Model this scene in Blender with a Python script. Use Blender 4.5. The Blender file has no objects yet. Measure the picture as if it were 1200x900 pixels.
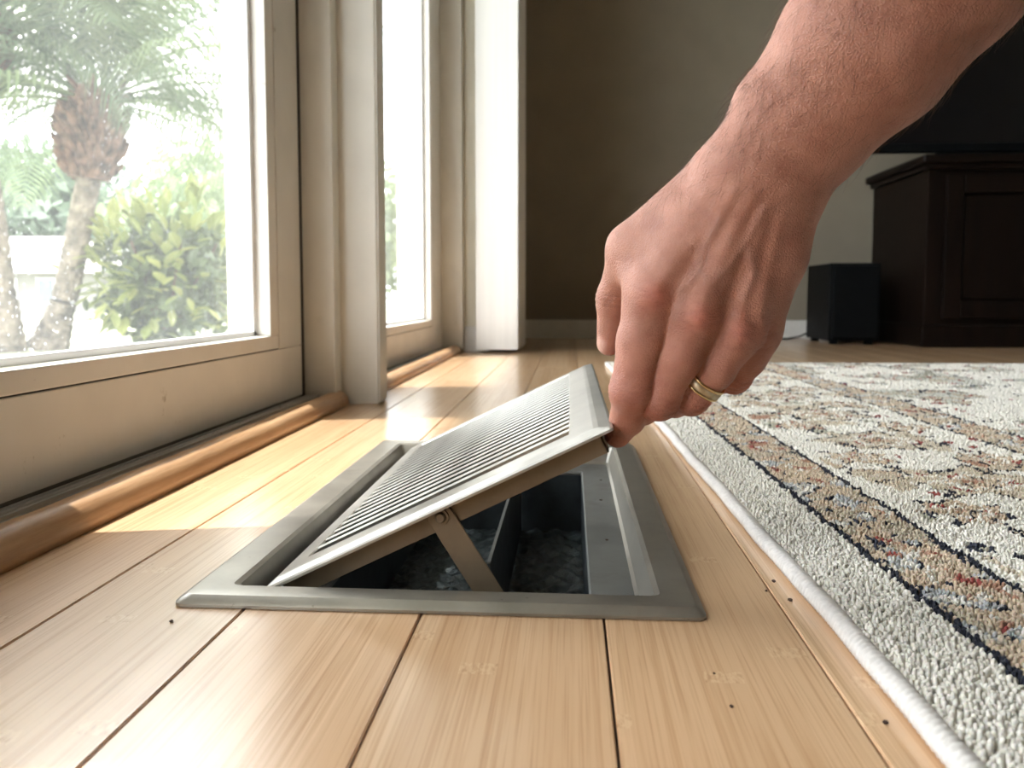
import bpy, bmesh, math, random
import numpy as np
from mathutils import Vector, Matrix
R = math.radians
random.seed(7); rng = np.random.default_rng(11)
scene = bpy.context.scene
COL = scene.collection

# ------------------------------------------------------------------ camera
CAM_H = .167
cam = bpy.data.cameras.new('camera'); cam.lens = 28.8; cam.sensor_width = 36
cam.shift_y = -34.9 / 1200; cam.clip_start = .01; cam.clip_end = 400
cam.dof.use_dof = True; cam.dof.focus_distance = .50; cam.dof.aperture_fstop = 13
cam_ob = bpy.data.objects.new('camera', cam); COL.objects.link(cam_ob)
cam_ob.location = (0, 0, CAM_H)
cam_ob.rotation_euler = (R(86), 0, math.atan(68 / 960))
scene.camera = cam_ob

# ------------------------------------------------------------------ light
SKY = 1.5; SUN = 1.6
w = bpy.data.worlds.new('sky'); scene.world = w; w.use_nodes = True
nt = w.node_tree; nt.nodes.clear()
tc = nt.nodes.new('ShaderNodeTexCoord'); nz = nt.nodes.new('ShaderNodeTexNoise')
nz.inputs['Scale'].default_value = 3.2; nz.inputs['Detail'].default_value = 5
cr = nt.nodes.new('ShaderNodeValToRGB')
cr.color_ramp.elements[0].position = .42; cr.color_ramp.elements[0].color = (.84, .90, 1, 1)
cr.color_ramp.elements[1].position = .60; cr.color_ramp.elements[1].color = (1, .972, .958, 1)
bg = nt.nodes.new('ShaderNodeBackground'); bg.inputs['Strength'].default_value = SKY
wo = nt.nodes.new('ShaderNodeOutputWorld')
nt.links.new(tc.outputs['Generated'], nz.inputs['Vector']); nt.links.new(nz.outputs['Fac'], cr.inputs['Fac'])
nt.links.new(cr.outputs['Color'], bg.inputs['Color']); nt.links.new(bg.outputs[0], wo.inputs['Surface'])

sun = bpy.data.lights.new('sun', 'SUN'); sun.energy = SUN; sun.angle = R(.8); sun.color = (1, .945, .89)
sun_ob = bpy.data.objects.new('sun', sun); COL.objects.link(sun_ob)
SUN_DIR = Vector((math.cos(R(62)) * math.cos(R(12)), math.cos(R(62)) * math.sin(R(12)), -math.sin(R(62))))
sun_ob.rotation_euler = SUN_DIR.to_track_quat('-Z', 'Y').to_euler()
sun_ob.location = (-6, 0, 8)

vs = scene.view_settings
vs.view_transform = 'Standard'; vs.look = 'None'; vs.gamma = 1; vs.use_curve_mapping = False; vs.exposure = 2.87
scene.cycles.use_denoising = True
scene.cycles.max_bounces = 10; scene.cycles.diffuse_bounces = 6; scene.cycles.transparent_max_bounces = 24
scene.cycles.sample_clamp_indirect = 8

# ------------------------------------------------------------------ materials
def nodemat(name):
    m = bpy.data.materials.new(name); m.use_nodes = True
    t = m.node_tree; b = t.nodes['Principled BSDF']
    return m, t, b
class T:
    """small node helper"""
    def __init__(s, t): s.t = t
    def n(s, kind, **kw):
        nd = s.t.nodes.new('ShaderNode' + kind)
        for k, v in kw.items():
            if k.startswith('_'): setattr(nd, k[1:], v)
        return nd
    def l(s, a, b): s.t.links.new(a, b)
    def noise(s, vec, scale, detail=3, rough=.5):
        n = s.n('TexNoise'); n.inputs['Scale'].default_value = scale; n.inputs['Detail'].default_value = detail
        n.inputs['Roughness'].default_value = rough
        if vec is not None: s.l(vec, n.inputs['Vector'])
        return n
    def ramp(s, fac, stops):
        r = s.n('ValToRGB'); e = r.color_ramp.elements
        while len(e) < len(stops): e.new(.5)
        for i, (p, c) in enumerate(stops):
            e[i].position = p; e[i].color = tuple(c) + (1,) if len(c) == 3 else c
        s.l(fac, r.inputs['Fac']); return r
    def scale(s, vec, sc):
        m = s.n('Mapping'); m.inputs['Scale'].default_value = sc; s.l(vec, m.inputs['Vector']); return m.outputs[0]
    def math(s, op, a, b=None, c=None):
        m = s.n('Math', _operation=op)
        for i, v in enumerate((a, b, c)):
            if v is None: continue
            if isinstance(v, (int, float)): m.inputs[i].default_value = v
            else: s.l(v, m.inputs[i])
        return m.outputs[0]
    def mix(s, fac, a, b, blend='MIX'):
        m = s.n('Mix', _data_type='RGBA', _blend_type=blend)
        for i, v in ((0, fac), (6, a), (7, b)):
            if isinstance(v, (int, float)): m.inputs[i].default_value = v
            elif isinstance(v, tuple): m.inputs[i].default_value = v + (1,)
            else: s.l(v, m.inputs[i])
        return m.outputs[2]
    def bump(s, h, strength, dist, normal=None):
        b = s.n('Bump'); b.inputs['Strength'].default_value = strength; b.inputs['Distance'].default_value = dist
        s.l(h, b.inputs['Height'])
        if normal is not None: s.l(normal, b.inputs['Normal'])
        return b.outputs[0]

def simple(name, col, rough=.5, metal=0, var=.06, nscale=30, bump=0, bdist=.001, spec=.5, stretch=(1, 1, 1), dirt=None):
    """plain material with a little procedural variation"""
    m, t, b = nodemat(name); h = T(t)
    tc = h.n('TexCoord'); v = h.scale(tc.outputs['Object'], stretch)
    n = h.noise(v, nscale, 4)
    dark = tuple(c * (1 - var * 2) for c in col); lite = tuple(min(1, c * (1 + var * 2)) for c in col)
    c = h.ramp(n.outputs['Fac'], [(.25, dark), (.75, lite)]).outputs['Color']
    if dirt:
        n2 = h.noise(tc.outputs['Object'], dirt[1], 6, .7)
        f = h.ramp(n2.outputs['Fac'], [(dirt[2], (0, 0, 0)), (dirt[2] + .08, (1, 1, 1))]).outputs['Color']
        c = h.mix(f, c, dirt[0])
    h.l(c, b.inputs['Base Color'])
    b.inputs['Roughness'].default_value = rough; b.inputs['Metallic'].default_value = metal
    b.inputs['Specular IOR Level'].default_value = spec
    if bump: h.l(h.bump(n.outputs['Fac'], bump, bdist), b.inputs['Normal'])
    return m

def bamboo():
    m, t, b = nodemat('bamboo'); h = T(t)
    g = h.n('NewGeometry'); oi = h.n('ObjectInfo')
    sep = h.n('SeparateXYZ'); h.l(g.outputs['Position'], sep.inputs[0])
    rnd = h.math('MULTIPLY', oi.outputs['Random'], 37.)
    comb = h.n('CombineXYZ'); h.l(h.math('ADD', sep.outputs[0], rnd), comb.inputs[0])
    h.l(h.math('ADD', sep.outputs[1], rnd), comb.inputs[1]); h.l(sep.outputs[2], comb.inputs[2])
    P = comb.outputs[0]
    # laminated strips about 17 mm wide, each a little different
    sid = h.math('FLOOR', h.math('DIVIDE', h.math('ADD', sep.outputs[0], rnd), .0172))
    wn = h.n('TexWhiteNoise', _noise_dimensions='1D'); h.l(sid, wn.inputs['W'])
    # long fibre streaks
    s1 = h.noise(h.scale(P, (260, 3.2, 1)), 1, 4, .65)
    s2 = h.noise(h.scale(P, (900, 9, 1)), 1, 2, .6)
    s3 = h.noise(h.scale(P, (24, 1.6, 1)), 1, 3)
    base = h.ramp(h.math('ADD', h.math('MULTIPLY', s3.outputs['Fac'], .55), h.math('MULTIPLY', wn.outputs['Value'], .45)),
                  [(.15, (.56, .345, .185)), (.5, (.67, .44, .258)), (.9, (.76, .53, .33))]).outputs['Color']
    st = h.ramp(s1.outputs['Fac'], [(.50, (0, 0, 0)), (.72, (1, 1, 1))]).outputs['Color']
    c = h.mix(h.math('MULTIPLY', st, .75), base, (.40, .20, .075))
    st2 = h.ramp(s2.outputs['Fac'], [(.52, (0, 0, 0)), (.75, (1, 1, 1))]).outputs['Color']
    c = h.mix(h.math('MULTIPLY', st2, .5), c, (.36, .18, .07))
    # bamboo nodes: short broken dashes once every ~0.32 m of every strip
    ph = h.math('FRACT', h.math('ADD', h.math('DIVIDE', sep.outputs[1], .34), h.math('MULTIPLY', wn.outputs['Value'], 17.3)))
    near = h.math('LESS_THAN', h.math('ABSOLUTE', h.math('SUBTRACT', ph, .5)), .016)
    n4 = h.noise(h.scale(P, (420, 160, 1)), 1, 3, .6)
    nd = h.ramp(n4.outputs['Fac'], [(.48, (0, 0, 0)), (.56, (1, 1, 1))]).outputs['Color']
    nf = h.math('MULTIPLY', h.math('MULTIPLY', near, nd), .5)
    c = h.mix(nf, c, (.78, .58, .36))
    nd2 = h.ramp(n4.outputs['Fac'], [(.36, (1, 1, 1)), (.44, (0, 0, 0))]).outputs['Color']
    c = h.mix(h.math('MULTIPLY', h.math('MULTIPLY', near, nd2), .45), c, (.36, .18, .07))
    hs = h.n('HueSaturation'); h.l(c, hs.inputs['Color'])
    h.l(h.math('ADD', .92, h.math('MULTIPLY', oi.outputs['Random'], .16)), hs.inputs['Value'])
    h.l(hs.outputs[0], b.inputs['Base Color'])
    r = h.noise(h.scale(P, (8, 5, 1)), 1, 4, .6)
    h.l(h.math('ADD', .24, h.math('MULTIPLY', r.outputs['Fac'], .16)), b.inputs['Roughness'])
    b.inputs['Coat Weight'].default_value = 1.; b.inputs['Coat Roughness'].default_value = .2
    wv = h.noise(h.scale(P, (14, 4, 1)), 1, 2)
    hgt = h.math('ADD', h.math('MULTIPLY', s1.outputs['Fac'], .12), wv.outputs['Fac'])
    h.l(h.bump(hgt, .22, .0012), b.inputs['Normal'])
    return m

def wood(name, c1, c2, sc=(6, 6, 60), rough=.4, spec=.5):
    m, t, b = nodemat(name); h = T(t); tc = h.n('TexCoord')
    n = h.noise(h.scale(tc.outputs['Object'], sc), 1, 6, .65)
    c = h.ramp(n.outputs['Fac'], [(.3, c1), (.7, c2)]).outputs['Color']
    h.l(c, b.inputs['Base Color']); b.inputs['Roughness'].default_value = rough; b.inputs['Specular IOR Level'].default_value = spec
    h.l(h.bump(n.outputs['Fac'], .3, .001), b.inputs['Normal'])
    return m

def vent_metal(name, col, rough=.36, dirt=.62, metal=.75):
    m, t, b = nodemat(name); h = T(t); tc = h.n('TexCoord'); O = tc.outputs['Object']
    n = h.noise(O, 28, 5, .6); n2 = h.noise(O, 260, 3, .6); n3 = h.noise(O, 9, 5, .7)
    c = h.ramp(n.outputs['Fac'], [(.3, tuple(x * .82 for x in col)), (.7, tuple(x * 1.12 for x in col))]).outputs['Color']
    f = h.ramp(n3.outputs['Fac'], [(dirt, (0, 0, 0)), (dirt + .2, (1, 1, 1))]).outputs['Color']
    c = h.mix(h.math('MULTIPLY', f, .6), c, (.10, .065, .04))
    sp = h.ramp(n2.outputs['Fac'], [(.70, (0, 0, 0)), (.76, (1, 1, 1))]).outputs['Color']
    c = h.mix(h.math('MULTIPLY', sp, .35), c, (.05, .04, .03))
    h.l(c, b.inputs['Base Color']); b.inputs['Metallic'].default_value = metal
    h.l(h.math('ADD', rough - .06, h.math('MULTIPLY', n.outputs['Fac'], .16)), b.inputs['Roughness'])
    h.l(h.bump(n2.outputs['Fac'], .12, .0004), b.inputs['Normal'])
    return m

def glass_mat():
    m = bpy.data.materials.new('dusty_glass'); m.use_nodes = True; t = m.node_tree; t.nodes.clear(); h = T(t)
    out = h.n('OutputMaterial'); tr = h.n('BsdfTransparent'); tr.inputs[0].default_value = (.97, .985, .98, 1)
    gl = h.n('BsdfGlossy'); gl.inputs['Roughness'].default_value = .0
    lw = h.n('LayerWeight'); lw.inputs['Blend'].default_value = .5
    fr = h.math('ADD', .03, h.math('MULTIPLY', h.math('POWER', lw.outputs['Facing'], 5.), .9))   # thin pane, both faces alike
    mx = h.n('MixShader'); h.l(fr, mx.inputs[0]); h.l(tr.outputs[0], mx.inputs[1]); h.l(gl.outputs[0], mx.inputs[2])
    # a film of dust and dried drops: scatters daylight
    tl = h.n('BsdfTranslucent'); tl.inputs[0].default_value = (.9, .93, .93, 1)
    tc = h.n('TexCoord'); O = tc.outputs['Object']
    v = h.n('TexVoronoi'); v.inputs['Scale'].default_value = 130; h.l(O, v.inputs['Vector'])
    spot = h.ramp(v.outputs['Distance'], [(.10, (1, 1, 1)), (.2, (0, 0, 0))]).outputs['Color']
    n = h.noise(O, 7, 5, .65)
    patch = h.ramp(n.outputs['Fac'], [(.46, (0, 0, 0)), (.62, (1, 1, 1))]).outputs['Color']
    f = h.math('ADD', h.math('ADD', .012, h.math('MULTIPLY', n.outputs['Fac'], .026)), h.math('MULTIPLY', h.math('MULTIPLY', spot, patch), .2))
    m2 = h.n('MixShader'); h.l(f, m2.inputs[0]); h.l(mx.outputs[0], m2.inputs[1]); h.l(tl.outputs[0], m2.inputs[2])
    h.l(m2.outputs[0], out.inputs['Surface'])
    return m

def leaf_mat(name, c1, c2, trans=.35, rough=.45):
    m, t, b = nodemat(name); h = T(t); tc = h.n('TexCoord'); oi = h.n('ObjectInfo')
    g = h.n('NewGeometry')
    n = h.noise(g.outputs['Position'], 9, 3)
    f = h.math('ADD', h.math('MULTIPLY', n.outputs['Fac'], .6), h.math('MULTIPLY', oi.outputs['Random'], .4))
    c = h.ramp(f, [(.25, c1), (.75, c2)]).outputs['Color']
    h.l(c, b.inputs['Base Color']); b.inputs['Roughness'].default_value = rough
    tl = h.n('BsdfTranslucent'); h.l(c, tl.inputs[0]); mx = h.n('MixShader'); mx.inputs[0].default_value = trans
    out = t.nodes['Material Output']; h.l(b.outputs[0], mx.inputs[1]); h.l(tl.outputs[0], mx.inputs[2]); h.l(mx.outputs[0], out.inputs['Surface'])
    return m

def skin_mat():
    m, t, b = nodemat('skin'); h = T(t); tc = h.n('TexCoord'); O = tc.outputs['Object']
    n = h.noise(O, 55, 4, .6); n2 = h.noise(O, 240, 4, .6); n3 = h.noise(O, 700, 2)
    c = h.ramp(n.outputs['Fac'], [(.3, (.285, .112, .070)), (.7, (.41, .185, .125))]).outputs['Color']
    at = h.n('Attribute', _attribute_name='flush')
    c = h.mix(h.math('MULTIPLY', at.outputs['Fac'], .55), c, (.42, .115, .075))
    sp = h.ramp(n2.outputs['Fac'], [(.62, (0, 0, 0)), (.72, (1, 1, 1))]).outputs['Color']
    c = h.mix(h.math('MULTIPLY', sp, .22), c, (.22, .08, .045))
    av = h.n('Attribute', _attribute_name='vein')
    c = h.mix(h.math('MULTIPLY', av.outputs['Fac'], .25), c, (.28, .16, .13))
    ac = h.n('Attribute', _attribute_name='crease')
    c = h.mix(h.math('MULTIPLY', ac.outputs['Fac'], .5), c, (.15, .045, .03))  # shade of the skin folds mixed in as darker colour
    an = h.n('Attribute', _attribute_name='nail')
    c = h.mix(h.math('MULTIPLY', an.outputs['Fac'], .7), c, (.60, .36, .29))
    h.l(c, b.inputs['Base Color'])
    b.inputs['Roughness'].default_value = .48; b.inputs['Specular IOR Level'].default_value = .42
    b.inputs['Subsurface Weight'].default_value = .16
    b.inputs['Subsurface Radius'].default_value = (1, .35, .18); b.inputs['Subsurface Scale'].default_value = .006
    v = h.n('TexVoronoi', _feature='DISTANCE_TO_EDGE'); v.inputs['Scale'].default_value = 620; h.l(O, v.inputs['Vector'])
    lines = h.math('MINIMUM', v.outputs['Distance'], .25)
    # skin folds running across the limb
    mp = h.n('Mapping'); mp.inputs['Rotation'].default_value = (0, R(38), 0); mp.inputs['Scale'].default_value = (90, 60, 420); h.l(O, mp.inputs['Vector'])
    fold = h.noise(mp.outputs[0], 1, 3, .6)
    aw = h.n('Attribute', _attribute_name='wrinkle')
    fw = h.math('MULTIPLY', h.math('ADD', .25, h.math('MULTIPLY', aw.outputs['Fac'], 2.2)), fold.outputs['Fac'])
    hh = h.math('ADD', h.math('ADD', h.math('MULTIPLY', lines, 1.6), h.math('MULTIPLY', n2.outputs['Fac'], .7)), fw)
    h.l(h.bump(hh, .55, .0009), b.inputs['Normal'])
    return m

M = {}
M['bamboo'] = bamboo()
M['subfloor'] = simple('subfloor', (.05, .032, .02), .9)
M['wall'] = simple('wall_paint', (.245, .21, .16), .85, var=.03, nscale=8, bump=.12, bdist=.002)
M['wall_cream'] = simple('cream_paint', (.72, .68, .57), .8, var=.03, nscale=10)
M['ceiling'] = simple('ceiling_paint', (.55, .53, .50), .9, var=.02)
M['base'] = simple('baseboard_paint', (.66, .65, .62), .5, var=.03)
M['door'] = simple('door_enamel', (.72, .69, .635), .38, var=.03, nscale=14, dirt=((.42, .37, .30), 26, .66))
M['post'] = simple('post_enamel', (.74, .715, .65), .35, var=.03, nscale=12, dirt=((.50, .43, .34), 34, .70))
M['under_shade'] = simple('under_door_shade', (.17, .16, .145), .7)  # dark tone for the painted shade below the door leaf
M['gap'] = simple('gap_dark', (.035, .03, .027), .8)
M['white_bead'] = simple('white_vinyl', (.80, .81, .82), .3, var=.02)
M['track'] = simple('track_aluminium', (.50, .50, .49), .45, .25, var=.12, nscale=60, stretch=(1, .15, 1), dirt=((.16, .14, .12), 30, .60))
M['dowel'] = wood('stained_oak', (.40, .22, .11), (.70, .46, .27), (90, 5, 90), .36)
M['glass'] = glass_mat()
M['vane'] = simple('vane_fabric', (.83, .825, .80), .55, var=.02, nscale=80, stretch=(1, 1, .02))
M['frame_metal'] = vent_metal('bronze_frame', (.33, .31, .27), .36, .60)
M['lid_metal'] = vent_metal('bronze_lid', (.47, .455, .42), .34, .70, .8)
M['skirt_metal'] = vent_metal('bronze_skirt', (.20, .155, .105), .46, .50, .7)
M['pan_metal'] = vent_metal('galvanised_pan', (.26, .265, .255), .46, .54, .8)
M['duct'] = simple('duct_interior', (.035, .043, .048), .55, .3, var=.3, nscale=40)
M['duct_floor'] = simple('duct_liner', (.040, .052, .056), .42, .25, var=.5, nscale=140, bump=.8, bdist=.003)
M['skin'] = skin_mat()
M['hair'] = simple('arm_hair', (.10, .05, .025), .5)
M['gold'] = simple('ring_gold', (.70, .52, .27), .22, 1, var=.05)
M['silver'] = simple('ring_brushed', (.48, .40, .28), .35, 1, var=.08, nscale=400)
M['rug_bind'] = simple('rug_binding', (.64, .61, .58), .75, var=.06, nscale=300)
M['rug_back'] = simple('rug_backing', (.30, .27, .22), .95)
M['black_wood'] = wood('espresso_wood', (.003, .002, .0016), (.009, .0045, .003), (30, 30, 4), .45, .12)
M['black_plastic'] = simple('black_plastic', (.0025, .003, .0035), .5, var=.1, spec=.12)
M['screen'] = simple('dark_screen', (.004, .004, .005), .15)
M['crumb'] = simple('crumb', (.05, .025, .015), .9)
M['bark'] = simple('palm_bark', (.17, .14, .11), .9, var=.4, nscale=14, bump=1, bdist=.05)
M['boot'] = simple('palm_boot', (.095, .052, .034), .9, var=.5, nscale=18)
M['frond'] = leaf_mat('palm_leaf', (.085, .125, .07), (.22, .27, .145), .4)
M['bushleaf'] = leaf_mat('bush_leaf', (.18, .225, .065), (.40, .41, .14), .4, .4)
M['bushshade'] = leaf_mat('bush_inner_shade', (.06, .09, .035), (.14, .18, .06), .25)  # darker leaf tone paints the shade inside the bush
M['treeleaf'] = leaf_mat('tree_leaf', (.07, .10, .07), (.14, .185, .115), .25)
M['treeleaf2'] = leaf_mat('tree_leaf_pale', (.15, .20, .09), (.27, .32, .16), .3)
M['lawn'] = simple('lawn', (.32, .34, .225), .95, var=.3, nscale=2)
M['paving'] = simple('paving', (.33, .31, .285), .9, var=.1, nscale=5)
M['stucco'] = simple('stucco', (.20, .19, .18), .9)
M['roof'] = simple('white_roof', (.30, .275, .26), .8, var=.06)
M['wnd'] = simple('house_window', (.10, .12, .14), .15)

# ------------------------------------------------------------------ object helpers
def link(name, me, mat=None, parent=None, smooth=False):
    o = bpy.data.objects.new(name, me); COL.objects.link(o)
    if mat is not None and not me.materials: me.materials.append(mat)
    if parent is not None: adopt(o, parent)
    if smooth: me.polygons.foreach_set('use_smooth', [True] * len(me.polygons))
    return o
def adopt(o, p):
    o.parent = p
    # all meshes are written in world metres; parents only translate
    loc = Vector(p.location); q = p.parent
    while q is not None: loc += Vector(q.location); q = q.parent
    o.location = Vector(o.location) - loc
def thing(name, label, cat, loc, group=None, kind=None):
    o = bpy.data.objects.new(name, None); COL.objects.link(o); o.location = loc; o.empty_display_size = .05
    tag(o, label, cat, group, kind); return o
def tag(o, label=None, cat=None, group=None, kind=None):
    if label: o['label'] = label
    if cat: o['category'] = cat
    if group: o['group'] = group
    if kind: o['kind'] = kind
    return o
def bm_mesh(name, bm):
    me = bpy.data.meshes.new(name); bm.normal_update(); bm.to_mesh(me); bm.free(); return me
def add_box(bm, x0, x1, y0, y1, z0, z1, bev=0, seg=2):
    r = bmesh.ops.create_cube(bm, size=1)
    vs_ = r['verts']
    for v in vs_:
        v.co = Vector(((x0 + x1) / 2 + v.co.x * (x1 - x0), (y0 + y1) / 2 + v.co.y * (y1 - y0), (z0 + z1) / 2 + v.co.z * (z1 - z0)))
    if bev:
        es = list({e for v in vs_ for e in v.link_edges})
        bmesh.ops.bevel(bm, geom=es, offset=bev, segments=seg, affect='EDGES', profile=.6)
def box(name, b, mat, parent=None, bev=0, seg=2, smooth=False):
    bm = bmesh.new(); add_box(bm, *b, bev, seg)
    return link(name, bm_mesh(name, bm), mat, parent, smooth)
def boxes(name, bl, mat, parent=None, bev=0):
    bm = bmesh.new()
    for b in bl: add_box(bm, *b, bev)
    return link(name, bm_mesh(name, bm), mat, parent)
def prism(bm, pts, z0, z1, bev=0):
    """closed outline in XY extruded in z, top edges bevelled"""
    lo = [bm.verts.new((x, y, z0)) for x, y in pts]
    hi = [bm.verts.new((x, y, z1)) for x, y in pts]
    n = len(pts); top = bm.faces.new(hi); bm.faces.new(lo[::-1])
    for i in range(n): bm.faces.new((lo[i], lo[(i + 1) % n], hi[(i + 1) % n], hi[i]))
    if bev: bmesh.ops.bevel(bm, geom=list(top.edges), offset=bev, segments=2, affect='EDGES')
def tube(bm, pts, rad, n=8, cap=True):
    pts = [Vector(p) for p in pts]; rings = []
    rad = rad if isinstance(rad, (list, tuple)) else [rad] * len(pts)
    ref = Vector((0, 0, 1))
    for i, p in enumerate(pts):
        d = (pts[min(i + 1, len(pts) - 1)] - pts[max(i - 1, 0)]).normalized()
        a = d.cross(ref if abs(d.z) < .95 else Vector((1, 0, 0))).normalized(); b = d.cross(a)
        rings.append([bm.verts.new(p + (a * math.cos(k * 2 * math.pi / n) + b * math.sin(k * 2 * math.pi / n)) * rad[i]) for k in range(n)])
    for r0, r1 in zip(rings, rings[1:]):
        for k in range(n): bm.faces.new((r0[k], r0[(k + 1) % n], r1[(k + 1) % n], r1[k]))
    if cap: bm.faces.new(rings[0][::-1]); bm.faces.new(rings[-1])
def struct(o, label): return tag(o, label, kind='structure')

# ------------------------------------------------------------------ floor
PW = .096; J0 = .0184                                   # plank pitch and one joint
VX0, VX1, VY0, VY1 = -.186, .046, .440, .882            # hole of the vent
sub = boxes('floor', [(-.52, VX0, -2.2, 3.4, -.03, -.0125), (VX1, 3.2, -2.2, 3.4, -.03, -.0125),
                      (VX0, VX1, -2.2, VY0, -.03, -.0125), (VX0, VX1, VY1, 3.4, -.03, -.0125)], M['subfloor'])
struct(sub, 'light bamboo strip floor with long dark joints')
def plank(pts):
    bm = bmesh.new(); prism(bm, pts, -.012, 0, .0006)
    link('plank', bm_mesh('plank', bm), M['bamboo'], sub)
g = .00055
for k in range(-4, 34):
    x0, x1 = J0 + k * PW + g, J0 + (k + 1) * PW - g
    x0 = max(x0, -.40)
    if x1 < -.395 or x0 > 3.15: continue
    if k == -2: ends = [-2.18, -.61, 1.022, 3.34]
    elif k == -3: ends = [-2.18, -.2, 1.62, 3.34]
    elif k == 1: ends = [-2.18, -.9, .92, 2.4, 3.34]
    elif k in (-1, 0): ends = [-2.18, -.75 + .4 * k, 1.45 - .5 * k, 3.34]
    else:
        o = random.uniform(.2, 1.7); ends = [-2.18, -2.18 + o] + [-2.18 + o + 1.83 * i for i in (1, 2)] + [3.34]
    for a, b in zip(ends, ends[1:]):
        a += g; b -= g
        if x1 <= VX0 or x0 >= VX1 or b <= VY0 or a >= VY1:
            plank([(x0, a), (x1, a), (x1, b), (x0, b)])
        elif x0 >= VX0 and x1 <= VX1:
            plank([(x0, a), (x1, a), (x1, VY0), (x0, VY0)]); plank([(x0, VY1), (x1, VY1), (x1, b), (x0, b)])
        elif x0 < VX0:
            plank([(x0, a), (x1, a), (x1, VY0), (VX0, VY0), (VX0, VY1), (x1, VY1), (x1, b), (x0, b)])
        else:
            plank([(x0, a), (x1, a), (x1, b), (x0, b), (x0, VY1), (VX1, VY1), (VX1, VY0), (x0, VY0)])

# ------------------------------------------------------------------ room shell
ZC = 2.7
struct(box('wall_back', (-.6, 3.3, 3.35, 3.5, -.03, ZC + .1), M['wall']), 'olive beige painted back wall')
struct(box('wall_right', (3.15, 3.3, -2.3, 3.5, -.03, ZC + .1), M['wall']), 'olive beige painted right wall')
struct(box('wall_front', (-.6, 3.3, -2.3, -2.18, -.03, ZC + .1), M['wall']), 'olive beige painted wall behind the camera')
struct(box('ceiling', (-.6, 3.3, -2.3, 3.5, ZC, ZC + .1), M['ceiling']), 'off white ceiling')
wl = boxes('wall_left', [(-.52, -.262, 2.482, 3.5, -.03, ZC + .02), (-.52, -.297, -2.3, -2.05, -.03, ZC + .02),
                         (-.52, -.362, -2.05, -.302, -.03, ZC + .02), (-.52, -.362, .300, .4545, -.03, ZC + .02), (-.52, -.297, -2.05, 2.482, 2.36, ZC + .02)], M['wall_cream'])
struct(wl, 'cream painted wall around the glass doors')
def baseboard(name, bl, label):
    bm = bmesh.new()
    for b in bl: add_box(bm, *b, .004)
    struct(link(name, bm_mesh(name, bm), M['base']), label)
baseboard('baseboard_back', [(-.262, 3.15, 3.338, 3.35, 0, .074)], 'white baseboard along the back wall')
baseboard('baseboard_left', [(-.322, -.250, 2.470, 2.4815, 0, .078), (-.262, -.250, 2.482, 3.338, 0, .078)], 'white baseboard by the far glass door')

# doors -----------------------------------------------------------
def door(name, label, xf, y0, y1, zb, zg, ys0, ys1, beadw):
    """sliding glass door leaf; inner face at x=xf, leaf y0..y1, glass between ys0..ys1, glass sill zg"""
    t = thing(name, label, None, (xf, (y0 + y1) / 2, 0), kind='structure'); del_cat(t)
    xb = xf - .036; zt = 2.35; zgt = 2.25
    box('bottom_rail', (xb, xf, y0, y1, zb, zg - .0195), M['door'], t, .0012)
    box('top_rail', (xb, xf, y0, y1, zgt + .02, zt), M['door'], t, .0012)
    box('stile', (xb, xf, ys1 + beadw, y1, zg - .0190, zgt + .0195), M['door'], t, .0012)
    box('stile', (xb, xf, y0, ys0 - beadw, zg - .0190, zgt + .0195), M['door'], t, .0012)
    # glazing beads, each one piece, proud of a dark seam
    for b in ((xf - .022, xf - .0008, ys0 - beadw + .001, ys1 + beadw - .001, zg - .0183, zg),
              (xf - .022, xf - .0008, ys0 - beadw + .001, ys1 + beadw - .001, zgt, zgt + .019),
              (xf - .022, xf - .0008, ys1, ys1 + beadw - .001, zg, zgt), (xf - .022, xf - .0008, ys0 - beadw + .001, ys0, zg, zgt)):
        box('glazing_bead', b, M['door'], t, .0015)
    for b in ((xf - .034, xf - .0205, ys0, ys1, zg, zg + .007), (xf - .034, xf - .0205, ys1 - .009, ys1, zg, zgt),
              (xf - .034, xf - .0205, ys0, ys0 + .009, zg, zgt), (xf - .034, xf - .0205, ys0, ys1, zgt - .007, zgt)):
        box('glazing_strip', b, M['white_bead'], t, .001)
    bl = [(xb + .002, xf - .002, ys0 - beadw, ys1 + beadw, zg - .0196, zg - .0180)]
    bl += [(xb + .002, xf - .002, ys1 + beadw - .0012, ys1 + beadw, zg - .019, zgt)]
    boxes('seam', bl, M['gap'], t)
    box('shade_strip', (xf - .030, xf - .0012, y0, y1, zb - .0038, zb + .001), M['under_shade'], t)  # dark filler: closes the slit under the leaf and paints its shade
    box('glass_pane', (xf - .028, xf - .024, ys0 + .002, ys1 - .002, zg + .001, zgt - .001), M['glass'], t)
    return t
def del_cat(o):
    if 'category' in o: del o['category']
d1 = door('door_1', 'nearest glass patio door with palm garden behind', -.400, .455, 1.197, .021, .1145, .520, 1.074, .030)
d2 = door('door_2', 'far glass patio door beyond the white post', -.385, 1.362, 2.448, .0155, .103, 1.46, 2.262, .022)
d3 = door('unseen_door_3', 'unseen glass door beside the camera, added to light the hand', -.400, -.300, .298, .021, .1145, -.18, .225, .030)  # unseen door, added and sized to throw key light on the hand
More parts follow.
